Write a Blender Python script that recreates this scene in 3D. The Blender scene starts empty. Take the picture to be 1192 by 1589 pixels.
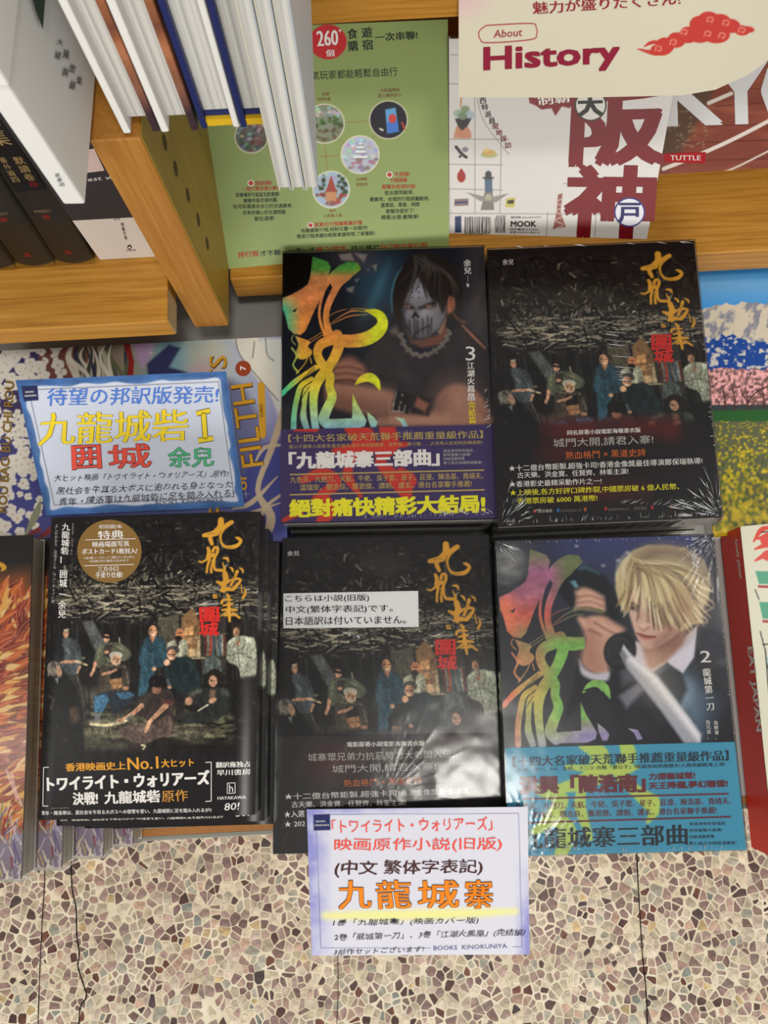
import bpy, math, random
import numpy as np

# ---------------------------------------------------------------- camera, world, lights, exposure
SC = bpy.context.scene
COL = SC.collection
F_PX, CX, CY = 1193.0, 596.0, 794.5
TILT, ROLL = math.radians(12.0), math.radians(3.1)
CAM_Z = 0.585
_f = np.array([0, math.sin(TILT), -math.cos(TILT)])
_r0 = np.array([1.0, 0, 0]); _u0 = np.array([0, math.cos(TILT), math.sin(TILT)])
_r = math.cos(ROLL) * _r0 - math.sin(ROLL) * _u0
_u = math.sin(ROLL) * _r0 + math.cos(ROLL) * _u0
CAM = np.array([0, 0, CAM_Z])
from mathutils import Matrix, Vector
cam_d = bpy.data.cameras.new('camera'); cam = bpy.data.objects.new('camera', cam_d); COL.objects.link(cam)
cam.matrix_world = Matrix(((_r[0], _u[0], -_f[0], 0), (_r[1], _u[1], -_f[1], 0), (_r[2], _u[2], -_f[2], CAM_Z), (0, 0, 0, 1)))
cam_d.sensor_fit = 'VERTICAL'; cam_d.sensor_height = 36.0; cam_d.lens = 36.0 * F_PX / 1589.0
cam_d.clip_start = 0.01
cam_d.dof.use_dof = True; cam_d.dof.focus_distance = 0.54; cam_d.dof.aperture_fstop = 22.0
SC.camera = cam

W = bpy.data.worlds.new('shop_air'); SC.world = W; W.use_nodes = True
W.node_tree.nodes['Background'].inputs[0].default_value = (0.95, 0.93, 0.90, 1)
W.node_tree.nodes['Background'].inputs[1].default_value = 0.42
def area(name, loc, target, sx, sy, power, col):
    d = bpy.data.lights.new(name, 'AREA'); d.shape = 'RECTANGLE'; d.size = sx; d.size_y = sy
    d.energy = power; d.color = col
    o = bpy.data.objects.new(name, d); COL.objects.link(o); o.location = loc
    o.rotation_euler = (Vector(target) - Vector(loc)).to_track_quat('-Z', 'Y').to_euler()
    return o
area('ceiling_or_fill_light', (0.24, -0.42, 2.3), (0.2, -0.3, 0), 0.27, 0.25, 13, (1, 0.97, 0.90))
area('ceiling_or_fill_light', (-1.62, -0.25, 2.3), (-1.4, -0.2, 0), 0.14, 1.3, 6, (1, 0.97, 0.90))
area('ceiling_or_fill_light', (1.9, 0.3, 2.3), (1.4, 0.2, 0), 0.16, 1.3, 15, (1, 0.97, 0.90))
area('ceiling_or_fill_light', (0.0, -2.4, 1.3), (0, 0.25, 0.1), 2.6, 0.8, 58, (1, 0.97, 0.91))  # added low front fill to brighten upright faces, not a ceiling fixture
SC.view_settings.view_transform = 'Standard'; SC.view_settings.look = 'None'
SC.view_settings.exposure = 0.06; SC.view_settings.gamma = 1.0
SC.view_settings.use_curve_mapping = False

# ---------------------------------------------------------------- geometry of the view, planes
def rays(px, py):
    px = np.asarray(px, float); py = np.asarray(py, float)
    return (_f * F_PX + _r * (px - CX)[..., None] + _u * (CY - py)[..., None])
class Plane:
    """a real plane in the shop; hit() gives the spot on it"""
    def __init__(s, p0, n):
        s.p0 = np.array(p0, float); n = np.array(n, float); s.n = n / np.linalg.norm(n)
        if (CAM - s.p0) @ s.n < 0: s.n = -s.n
        s.disp = None
    def hit(s, px, py, off=0.0):
        d = rays(px, py); t = ((s.p0 - CAM) @ s.n) / (d @ s.n)
        p = CAM + d * t[..., None]
        if s.disp is not None: p = p + s.n * s.disp(np.asarray(px, float), np.asarray(py, float))[..., None]
        return p + s.n * off
def flat(z): return Plane((0, 0, z), (0, 0, 1))
def P(px, py, z): return flat(z).hit(px, py)
def lean(bl, br, deg):
    """plane through the edge bl-br rising away from the viewer at deg above level"""
    e = br - bl; e = e / np.linalg.norm(e); a = math.radians(deg)
    up = np.array([-e[1] * math.cos(a), e[0] * math.cos(a), math.sin(a)])
    return Plane(bl, np.cross(e, up))

def lin(c):
    c = np.asarray(c, float) / 255.0
    return np.where(c <= 0.04045, c / 12.92, ((c + 0.055) / 1.055) ** 2.4)

# ---------------------------------------------------------------- materials
MATS = {}
def mat(name, rough=0.5, spec=0.5, col=None, coat=0.0, coat_rough=0.1, vcol=False, metal=0.0):
    m = bpy.data.materials.new(name); m.use_nodes = True; nt = m.node_tree; b = nt.nodes['Principled BSDF']
    b.inputs['Roughness'].default_value = rough; b.inputs['Specular IOR Level'].default_value = spec
    b.inputs['Coat Weight'].default_value = coat; b.inputs['Coat Roughness'].default_value = coat_rough
    b.inputs['Metallic'].default_value = metal
    if col is not None: b.inputs['Base Color'].default_value = (*lin(col), 1)
    if vcol:
        a = nt.nodes.new('ShaderNodeAttribute'); a.attribute_name = 'Col'
        nt.links.new(a.outputs['Color'], b.inputs['Base Color'])
    MATS[name] = m; return m
def node(nt, t, **kw):
    n = nt.nodes.new(t)
    for k, v in kw.items(): setattr(n, k, v)
    return n
def ramp(nt, src, stops):
    r = node(nt, 'ShaderNodeValToRGB'); e = r.color_ramp.elements
    while len(e) < len(stops): e.new(0.5)
    for k, (p, c) in enumerate(stops): e[k].position = p; e[k].color = (*lin(c), 1)
    nt.links.new(src, r.inputs[0]); return r.outputs[0]
def add_bump(m, src, strength, dist):
    nt = m.node_tree; b = node(nt, 'ShaderNodeBump'); b.inputs['Strength'].default_value = strength; b.inputs['Distance'].default_value = dist
    nt.links.new(src, b.inputs['Height']); nt.links.new(b.outputs[0], nt.nodes['Principled BSDF'].inputs['Normal'])
mat('print_gloss', 0.26, 0.22, vcol=True)
mat('print_satin', 0.42, 0.25, vcol=True)
mat('print_paper', 0.75, 0.2, vcol=True)
mat('print_foil', 0.34, 0.5, vcol=True, metal=0.25)
mat('dull_vcol', 0.6, 0.3, vcol=True)
def wood(name, a, b, c, scl, axis=0):
    m = mat(name, 0.42, 0.4); nt = m.node_tree
    tc = node(nt, 'ShaderNodeTexCoord'); mp = node(nt, 'ShaderNodeMapping')
    s = [34.0, 34.0, 34.0]; s[axis] = 1.3; mp.inputs['Scale'].default_value = [v * scl for v in s]
    nt.links.new(tc.outputs['Object'], mp.inputs[0])
    n = node(nt, 'ShaderNodeTexNoise'); n.inputs['Scale'].default_value = 6; n.inputs['Detail'].default_value = 7; n.inputs['Roughness'].default_value = 0.62
    n.inputs['Distortion'].default_value = 0.4
    nt.links.new(mp.outputs[0], n.inputs['Vector'])
    nt.links.new(ramp(nt, n.outputs[0], [(0.30, a), (0.5, b), (0.72, c)]), nt.nodes['Principled BSDF'].inputs['Base Color'])
    add_bump(m, n.outputs[0], 0.12, 0.0006)
    return m
wood('oak_along', (146, 96, 28), (176, 122, 42), (190, 140, 62), 1.6, 0)
wood('oak_upright', (152, 100, 36), (168, 113, 44), (180, 128, 60), 2.0, 2)
wood('oak_dull', (146, 116, 40), (154, 123, 46), (162, 131, 54), 1.0, 2)
mat('peg_dark', 0.6, 0.3, (70, 58, 30))
mat('laminate', 0.5, 0.4, (176, 174, 170))
mat('metal_trim', 0.4, 0.5, (120, 120, 112))
mat('white_cloth', 0.6, 0.3, (226, 225, 222))
mat('white_board', 0.4, 0.4, (226, 225, 222))
mat('navy_cloth', 0.5, 0.4, (24, 36, 92))
mat('yellow_cloth', 0.4, 0.4, (214, 172, 30))
mat('black_board', 0.3, 0.5, (20, 18, 18))
mat('white_thin', 0.5, 0.3, (196, 193, 180))
mat('blue_thin', 0.5, 0.3, (176, 182, 188))
mat('red_board', 0.4, 0.3, (218, 44, 30))
mat('green_board', 0.4, 0.5, (128, 146, 90))
mat('film_fold_glint', 0.22, 0.6, (196, 198, 200))  # opaque pale colour stands in for glints on the clear folds
def paper(name, a, b, axis=2, scale=900.0):
    m = mat(name, 0.7, 0.2); nt = m.node_tree
    tc = node(nt, 'ShaderNodeTexCoord'); mp = node(nt, 'ShaderNodeMapping')
    s = [6.0, 6.0, 6.0]; s[axis] = scale; mp.inputs['Scale'].default_value = s
    nt.links.new(tc.outputs['Object'], mp.inputs[0])
    n = node(nt, 'ShaderNodeTexNoise'); n.inputs['Scale'].default_value = 1.0; n.inputs['Detail'].default_value = 3
    nt.links.new(mp.outputs[0], n.inputs['Vector'])
    nt.links.new(ramp(nt, n.outputs[0], [(0.35, a), (0.65, b)]), nt.nodes['Principled BSDF'].inputs['Base Color'])
    return m
paper('pages', (150, 146, 136), (198, 194, 184))
paper('pages_grey', (120, 118, 112), (160, 158, 150))
paper('pages_cream', (168, 150, 112), (206, 190, 152))
paper('pages_standing', (170, 169, 166), (206, 204, 198), 0, 900.0)
def film_mat(name, tint, gl):
    m = bpy.data.materials.new(name); m.use_nodes = True; nt = m.node_tree; nt.nodes.clear()
    out = node(nt, 'ShaderNodeOutputMaterial'); t = node(nt, 'ShaderNodeBsdfTransparent'); g = node(nt, 'ShaderNodeBsdfGlossy')
    t.inputs[0].default_value = (tint, tint, tint, 1); g.inputs['Roughness'].default_value = 0.15
    fr = node(nt, 'ShaderNodeFresnel'); fr.inputs[0].default_value = 1.45
    mu = node(nt, 'ShaderNodeMath', operation='MULTIPLY'); mu.inputs[1].default_value = gl
    nt.links.new(fr.outputs[0], mu.inputs[0]); mx = node(nt, 'ShaderNodeMixShader')
    nt.links.new(mu.outputs[0], mx.inputs[0]); nt.links.new(t.outputs[0], mx.inputs[1]); nt.links.new(g.outputs[0], mx.inputs[2])
    nt.links.new(mx.outputs[0], out.inputs[0]); MATS[name] = m; return m
film_mat('clear_film', 0.98, 0.75)

# ---------------------------------------------------------------- object helpers
def tag(o, label=None, cat=None, group=None, kind=None):
    if label: o['label'] = label
    if cat: o['category'] = cat
    if group: o['group'] = group
    if kind: o['kind'] = kind
    return o
def thing(name, label, cat, loc, group=None):
    o = bpy.data.objects.new(name, None); COL.objects.link(o); o.location = loc; o.empty_display_size = 0.02
    return tag(o, label, cat, group)
class Acc:
    """collects faces with a colour each vertex"""
    def __init__(s): s.v = []; s.c = []; s.f = []; s.n = 0
    def add(s, v, f, c):
        v = np.asarray(v, float).reshape(-1, 3); c = np.asarray(c, float)
        if c.ndim == 1: c = np.tile(lin(c), (len(v), 1))
        s.v.append(v); s.c.append(c)
        if isinstance(f, np.ndarray): s.f.append(f + s.n)
        else:
            for q in f: s.f.append(np.array([q]) + s.n)
        s.n += len(v)
    def build(s, name, m, parent=None, origin=None, smooth=False):
        v = np.concatenate(s.v); c = np.concatenate(s.c)
        org = np.array(parent.location if parent is not None and origin is None else (origin if origin is not None else (0, 0, 0)), float)
        if parent is not None and parent.parent is not None and origin is None: org = org + np.array(parent.parent.location)
        me = bpy.data.meshes.new(name)
        me.vertices.add(len(v)); me.vertices.foreach_set('co', (v - org).ravel())
        loops = np.concatenate([f.ravel() for f in s.f]); tot = np.concatenate([np.full(len(f), f.shape[1]) for f in s.f])
        me.loops.add(len(loops)); me.loops.foreach_set('vertex_index', loops.astype(np.int32))
        me.polygons.add(len(tot)); st = np.concatenate([[0], np.cumsum(tot)[:-1]])
        me.polygons.foreach_set('loop_start', st.astype(np.int32))
        me.update(calc_edges=True)
        a = me.color_attributes.new('Col', 'FLOAT_COLOR', 'POINT')
        a.data.foreach_set('color', np.concatenate([c, np.ones((len(c), 1))], 1).ravel())
        me.materials.append(MATS[m])
        me.polygons.foreach_set('use_smooth', np.full(len(tot), bool(smooth)))
        me.update()
        o = bpy.data.objects.new(name, me); COL.objects.link(o)
        if parent is not None: o.parent = parent
        else: o.location = org
        return o
BOXF = [(3, 2, 1, 0), (4, 5, 6, 7), (0, 1, 5, 4), (1, 2, 6, 5), (2, 3, 7, 6), (3, 0, 4, 7)]
def slab(top, n, th):
    top = np.asarray(top, float); return np.concatenate([top - np.asarray(n) * th, top])
def obox(o, ex, ey, ez):
    o, ex, ey, ez = [np.asarray(q, float) for q in (o, ex, ey, ez)]
    return np.array([o, o + ex, o + ex + ey, o + ey, o + ez, o + ex + ez, o + ex + ey + ez, o + ey + ez])
def boxobj(name, v, m, parent=None, col=(128, 128, 128), bevel=0.0):
    a = Acc(); a.add(v, BOXF, col); o = a.build(name, m, parent, origin=(np.mean(v, 0) if parent is None else None))
    if bevel:
        b = o.modifiers.new('bevel', 'BEVEL'); b.width = bevel; b.segments = 2; b.limit_method = 'ANGLE'
    return o
def aabox(x0, x1, y0, y1, z0, z1): return obox((x0, y0, z0), (x1 - x0, 0, 0), (0, y1 - y0, 0), (0, 0, z1 - z0))
def copy_tree(o, parent=None):
    c = o.copy(); COL.objects.link(c)
    if parent is not None: c.parent = parent
    for ch in o.children: copy_tree(ch, c)
    return c

# ---------------------------------------------------------------- lettering
_tc = {}
def glyphs(body, bold=0.0, res=2):
    k = (body, bold, res)
    if k in _tc: return _tc[k]
    c = bpy.data.curves.new('t', 'FONT'); c.body = body; c.resolution_u = res; c.offset = bold
    o = bpy.data.objects.new('t', c); COL.objects.link(o); bpy.context.view_layer.update()
    me = o.to_mesh(); n = len(me.vertices)
    v = np.zeros(n * 3); me.vertices.foreach_get('co', v); v = v.reshape(-1, 3)[:, :2].copy()
    f = [tuple(p.vertices) for p in me.polygons]
    o.to_mesh_clear(); bpy.data.objects.remove(o); bpy.data.curves.remove(c)
    _tc[k] = (v, f); return _tc[k]
def put(acc, pl, v2, f, col, off):
    acc.add(pl.hit(v2[:, 0], v2[:, 1], off), f, col)
def weights(b):
    if b < 0.008: return [(0, 0)]
    if b < 0.034: return [(-b, 0), (b, 0)]
    if b < 0.0701: return [(-b, -b * .5), (b, -b * .5), (-b, b * .5), (b, b * .5)] if b < .04 else [(-b, -b * .6), (b, -b * .6), (-b, b * .6), (b, b * .6), (0, 0)]
    return [(b * s * math.cos(k * .785), b * s * math.sin(k * .785)) for s in (1, .5) for k in range(8)] + [(0, 0)]
def txt(acc, pl, body, p0, p1, h, col, bold=0.0, off=0.0003, slant=0.0, wob=0.0, res=2):
    """lettering whose box stands on p0-p1 with height h"""
    v, f = glyphs(body, 0.0, res)
    if len(v) == 0: return
    lo = v.min(0); hi = v.max(0); u = (v[:, 0] - lo[0]) / (hi[0] - lo[0]); w = (v[:, 1] - lo[1]) / (hi[1] - lo[1])
    p0 = np.array(p0, float); p1 = np.array(p1, float); d = p1 - p0; L = np.linalg.norm(d)
    up = np.array([d[1], -d[0]]) / L * h
    q = p0 + d * u[:, None] + up * w[:, None] + d / L * (slant * h * w)[:, None]
    if wob:
        q = q + wob * np.stack([np.sin(q[:, 1] * .45 + q[:, 0] * .13) + .5 * np.sin(q[:, 1] * .21 + 2), np.sin(q[:, 0] * .33 + q[:, 1] * .1) + .6 * np.sin(q[:, 0] * .11 + 1)], 1)
    for k, (dx, dy) in enumerate(weights(bold)): put(acc, pl, q + d / L * (dx * h) + up * dy, f, col, off + k * 9e-6)
def vtxt(acc, pl, body, p0, p1, w, col, bold=0.0, off=0.0003):
    """vertical lettering from p0 (top middle) to p1 (bottom middle)"""
    n = len(body); p0 = np.array(p0, float); p1 = np.array(p1, float); st = (p1 - p0) / n
    L = np.linalg.norm(st); r = np.array([st[1], -st[0]]) / L
    if r[0] < 0: r = -r
    for i, ch in enumerate(body):
        if ch == ' ': continue
        v, f = glyphs(ch)
        if len(v) == 0: continue
        k = p0 + st * i
        q = k + r * ((v[:, 0] - 0.5) * w)[:, None] + st * ((0.86 - v[:, 1]))[:, None]
        for m, (dx, dy) in enumerate(weights(bold)): put(acc, pl, q + r * dx * w, f, col, off + m * 9e-6)
def bar(acc, pl, p0, p1, hw, col, off=0.0003):
    p0 = np.array(p0, float); p1 = np.array(p1, float); d = p1 - p0; nn = np.array([d[1], -d[0]]) / np.linalg.norm(d) * hw
    q = np.array([p0 - nn, p1 - nn, p1 + nn, p0 + nn]); put(acc, pl, q, [(0, 1, 2, 3)], col, off)
def poly(acc, pl, pts, col, off=0.0002):
    """flat print of any outline"""
    from mathutils.geometry import tessellate_polygon
    t = tessellate_polygon([[Vector((p[0], p[1], 0)) for p in pts]])
    put(acc, pl, np.array(pts, float), [tuple(q) for q in t], col, off)
def disc(acc, pl, c, rx, ry, col, off=0.0002, n=40):
    poly(acc, pl, [(c[0] + rx * math.cos(a), c[1] + ry * math.sin(a)) for a in [2 * math.pi * k / n for k in range(n)]], col, off)

# ---------------------------------------------------------------- brush work on a fine grid of vertex colours
_R = np.random.RandomState(7); _T = _R.rand(256, 256)
def vnoise(x, y):
    xi = np.floor(x).astype(int); yi = np.floor(y).astype(int); fx = x - xi; fy = y - yi
    fx = fx * fx * (3 - 2 * fx); fy = fy * fy * (3 - 2 * fy)
    a = _T[xi % 256, yi % 256]; b = _T[(xi + 1) % 256, yi % 256]; c = _T[xi % 256, (yi + 1) % 256]; d = _T[(xi + 1) % 256, (yi + 1) % 256]
    return a * (1 - fx) * (1 - fy) + b * fx * (1 - fy) + c * (1 - fx) * fy + d * fx * fy
def fbm(x, y, o=4):
    s = 0; a = 0.5; t = 0
    for k in range(o): s = s + a * vnoise(x * 2 ** k + 17 * k, y * 2 ** k + 31 * k); t += a; a *= 0.55
    return s / t
def smooth(pts, n=6):
    """Catmull-Rom through pts (any number of columns)"""
    p = np.array(pts, float)
    if len(p) < 3: return p
    q = np.concatenate([[2 * p[0] - p[1]], p, [2 * p[-1] - p[-2]]]); out = []
    for i in range(1, len(q) - 2):
        for k in range(n):
            t = k / n
            out.append(0.5 * (2 * q[i] + (q[i + 1] - q[i - 1]) * t + (2 * q[i - 1] - 5 * q[i] + 4 * q[i + 1] - q[i + 2]) * t * t + (3 * q[i] - q[i - 1] - 3 * q[i + 1] + q[i + 2]) * t ** 3))
    out.append(p[-1]); return np.array(out)
class Canvas:
    def __init__(s, quad, step=1.1, amap=None, base=(20, 18, 18)):
        q = np.array(quad, float); w = max(np.linalg.norm(q[1] - q[0]), np.linalg.norm(q[2] - q[3])); h = max(np.linalg.norm(q[3] - q[0]), np.linalg.norm(q[2] - q[1]))
        s.nx = max(2, int(w / step)); s.ny = max(2, int(h / step)); s.quad = q
        u, v = np.meshgrid(np.linspace(0, 1, s.nx), np.linspace(0, 1, s.ny)); u = u[..., None]; v = v[..., None]
        s.P = (q[0] * (1 - u) + q[1] * u) * (1 - v) + (q[3] * (1 - u) + q[2] * u) * v
        s.u = u[..., 0].ravel(); s.v = v[..., 0].ravel()
        s.C = np.tile(np.array(base, float), (s.nx * s.ny, 1))
        s.X0 = s.P[..., 0].ravel(); s.Y0 = s.P[..., 1].ravel()
        s.frame(amap)
    def frame(s, amap=None, ox=0, oy=0, k=1.0):
        X, Y = s.X0, s.Y0
        if amap is not None: X, Y = amap[0] @ np.array([X, Y, np.ones_like(X)]), amap[1] @ np.array([X, Y, np.ones_like(X)])
        s.X = (X - ox) * k; s.Y = (Y - oy) * k; s.k = k
    def win(s, x0, y0, x1, y1): return np.nonzero((s.X > x0) & (s.X < x1) & (s.Y > y0) & (s.Y < y1))[0]
    def mix(s, i, a, col):
        a = np.asarray(a)[:, None]; s.C[i] = s.C[i] * (1 - a) + np.asarray(col, float) * a
    def grad(s, f, stops):
        """colours over the whole canvas from a value field"""
        ps = [p for p, _ in stops]
        for k in range(3): s.C[:, k] = np.interp(f, ps, [c[k] for _, c in stops])
    def sdf(s, i, pts):
        x = s.X[i]; y = s.Y[i]; p = np.array(pts, float); d = np.full(len(x), 1e18); ins = np.zeros(len(x), bool)
        for a, b in zip(p, np.roll(p, -1, 0)):
            e = b - a; wx = x - a[0]; wy = y - a[1]; l2 = e @ e + 1e-12; t = np.clip((wx * e[0] + wy * e[1]) / l2, 0, 1)
            d = np.minimum(d, (wx - e[0] * t) ** 2 + (wy - e[1] * t) ** 2)
            if a[1] != b[1]: ins ^= ((a[1] > y) != (b[1] > y)) & (x < e[0] * (y - a[1]) / e[1] + a[0])
        d = np.sqrt(d); return np.where(ins, -d, d)
    def poly(s, pts, col, a=1.0, soft=0.7, curve=False, col2=None, axis=None):
        if curve: pts = smooth(list(pts) + [pts[0]], 4)[:-1]
        p = np.array(pts, float); so = soft * s.k
        i = s.win(p[:, 0].min() - so, p[:, 1].min() - so, p[:, 0].max() + so, p[:, 1].max() + so)
        if not len(i): return
        al = np.clip(0.5 - s.sdf(i, p) / (2 * so), 0, 1) * a
        if col2 is not None:
            (x0, y0), (x1, y1) = axis; L = (x1 - x0) ** 2 + (y1 - y0) ** 2
            t = np.clip(((s.X[i] - x0) * (x1 - x0) + (s.Y[i] - y0) * (y1 - y0)) / L, 0, 1)[:, None]
            col = np.array(col) * (1 - t) + np.array(col2) * t
        s.mix(i, al, col)
    def stroke(s, pts, w, col, a=1.0, soft=0.6, curve=True):
        """pts with half widths w (one or one each)"""
        p = np.array(pts, float); w = np.full(len(p), w, float) if np.isscalar(w) else np.interp(np.linspace(0, 1, len(p)), np.linspace(0, 1, len(w)), w)
        q = np.concatenate([p, w[:, None]], 1)
        if curve and len(p) > 2: q = smooth(q, 4)
        so = soft * s.k; m = q[:, 2].max() + so
        i = s.win(q[:, 0].min() - m, q[:, 1].min() - m, q[:, 0].max() + m, q[:, 1].max() + m)
        if not len(i): return
        x = s.X[i]; y = s.Y[i]; d = np.full(len(i), 1e9)
        for A, B in zip(q[:-1], q[1:]):
            e = B[:2] - A[:2]; wx = x - A[0]; wy = y - A[1]; t = np.clip((wx * e[0] + wy * e[1]) / (e @ e + 1e-9), 0, 1)
            d = np.minimum(d, np.hypot(wx - e[0] * t, wy - e[1] * t) - (A[2] + (B[2] - A[2]) * t))
        al = np.clip(0.5 - d / (2 * so), 0, 1) * a
        s.mix(i, al, col)
    def ell(s, cx, cy, rx, ry, col, a=1.0, soft=0.7, rot=0.0):
        so = soft * s.k; m = max(rx, ry) + so; i = s.win(cx - m, cy - m, cx + m, cy + m)
        if not len(i): return
        c, n = math.cos(rot), math.sin(rot); x = s.X[i] - cx; y = s.Y[i] - cy; X = (x * c + y * n) / rx; Y = (-x * n + y * c) / ry
        d = (np.hypot(X, Y) - 1) * min(rx, ry); s.mix(i, np.clip(0.5 - d / (2 * so), 0, 1) * a, col)
    def grain(s, sx, sy, amt, o=3, region=None):
        i = np.arange(len(s.X)) if region is None else s.win(*region)
        n = fbm(s.X[i] / sx, s.Y[i] / sy, o) - 0.5
        s.C[i] = np.clip(s.C[i] * (1 + amt * n[:, None] * 2), 0, 255)
    def cells(s, x0, y0, x1, y1, n, fn, seed=1):
        r = random.Random(seed)
        for k in range(n): fn(r, r.uniform(x0, x1), r.uniform(y0, y1))
    def emit(s, acc, pl, off=0.0):
        v = pl.hit(s.X0, s.Y0, off); a = np.arange(s.nx * s.ny).reshape(s.ny, s.nx)
        f = np.stack([a[1:, :-1], a[1:, 1:], a[:-1, 1:], a[:-1, :-1]], -1).reshape(-1, 4)
        acc.add(v, f, lin(np.clip(s.C, 0, 255)))
def affine(src, dst):
    """map taking three src points to three dst points"""
    A = np.array([[x, y, 1] for x, y in src], float); return np.linalg.solve(A, np.array(dst, float)).T

# ---------------------------------------------------------------- cover pictures
SKIN = (186, 140, 110)
def title_strokes(c, gold=(205, 148, 50), dk=(120, 84, 26)):
    c_ = lambda pts, w, col=gold, a=1: c.stroke(pts, [q * 1.2 for q in w], col, a)
    for pts, w in [([(500, 55), (490, 150), (410, 215), (300, 240)], [30, 34, 26, 18]), ([(290, 245), (370, 235), (450, 225)], [20, 26, 20]), ([(365, 240), (372, 300), (390, 350)], [18, 22, 18]),
                   ([(632, 82), (560, 130), (500, 210), (495, 300), (530, 370), (600, 390), (690, 375), (745, 320), (720, 285), (680, 270)], [22, 24, 16, 13, 13, 18, 20, 16, 18, 6]),
                   ([(340, 400), (352, 450), (330, 520)], [16, 20, 14]), ([(230, 565), (265, 575), (320, 545), (410, 480)], [9, 10, 12, 16]),
                   ([(400, 440), (420, 395), (455, 400), (455, 450), (420, 520), (412, 600), (430, 665), (500, 675), (545, 668), (520, 580)], [16, 14, 16, 16, 16, 14, 14, 16, 14, 5]),
                   ([(360, 540), (335, 620), (325, 700)], [15, 13, 12]), ([(400, 560), (380, 640), (380, 700)], [15, 13, 13]), ([(530, 525), (575, 530), (598, 572)], [8, 14, 5]), ([(350, 470), (420, 490)], [14, 14]),
                   ([(550, 715), (560, 800), (530, 860), (535, 925)], [26, 30, 26, 22]), ([(450, 815), (520, 840), (600, 810)], [12, 22, 14]), ([(500, 925), (580, 905), (640, 915)], [14, 22, 14]),
                   ([(700, 690), (660, 790), (620, 860)], [18, 14, 12]), ([(600, 800), (700, 780), (740, 800), (690, 870), (650, 910)], [9, 14, 14, 18, 18]), ([(615, 640), (640, 660), (650, 690)], [8, 13, 8]),
                   ([(735, 650), (765, 670), (770, 700)], [8, 12, 8]), ([(750, 850), (752, 900), (760, 960)], [6, 6, 5]), ([(795, 910), (800, 960), (770, 1010)], [8, 12, 14]),
                   ([(575, 975), (595, 1000), (600, 1035)], [12, 16, 10]), ([(510, 1080), (520, 1045), (580, 1035), (635, 1040)], [14, 11, 10, 9]), ([(530, 1112), (590, 1095), (645, 1092)], [9, 12, 9]),
                   ([(515, 1165), (600, 1158), (690, 1165)], [10, 14, 12]), ([(550, 1235), (600, 1222), (655, 1232)], [9, 12, 9]), ([(597, 1060), (600, 1180), (608, 1300)], [14, 20, 12]),
                   ([(590, 1175), (540, 1215), (490, 1240)], [12, 9, 5]), ([(640, 1190), (690, 1230), (730, 1262)], [6, 12, 10]), ([(405, 985), (440, 980)], [9, 9]), ([(410, 1010), (450, 1008)], [9, 9])]:
        c_(pts, w)
    for pts in [[(340, 232), (380, 215), (440, 225)], [(500, 180), (480, 260), (500, 320)], [(560, 150), (520, 230)], [(560, 395), (640, 392)], [(440, 410), (430, 480)], [(390, 570), (375, 640)], [(690, 720), (650, 800)], [(680, 830), (650, 870)], [(600, 1060), (560, 1075)]]:
        c.stroke(pts, 4, dk, 0.8)
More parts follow.
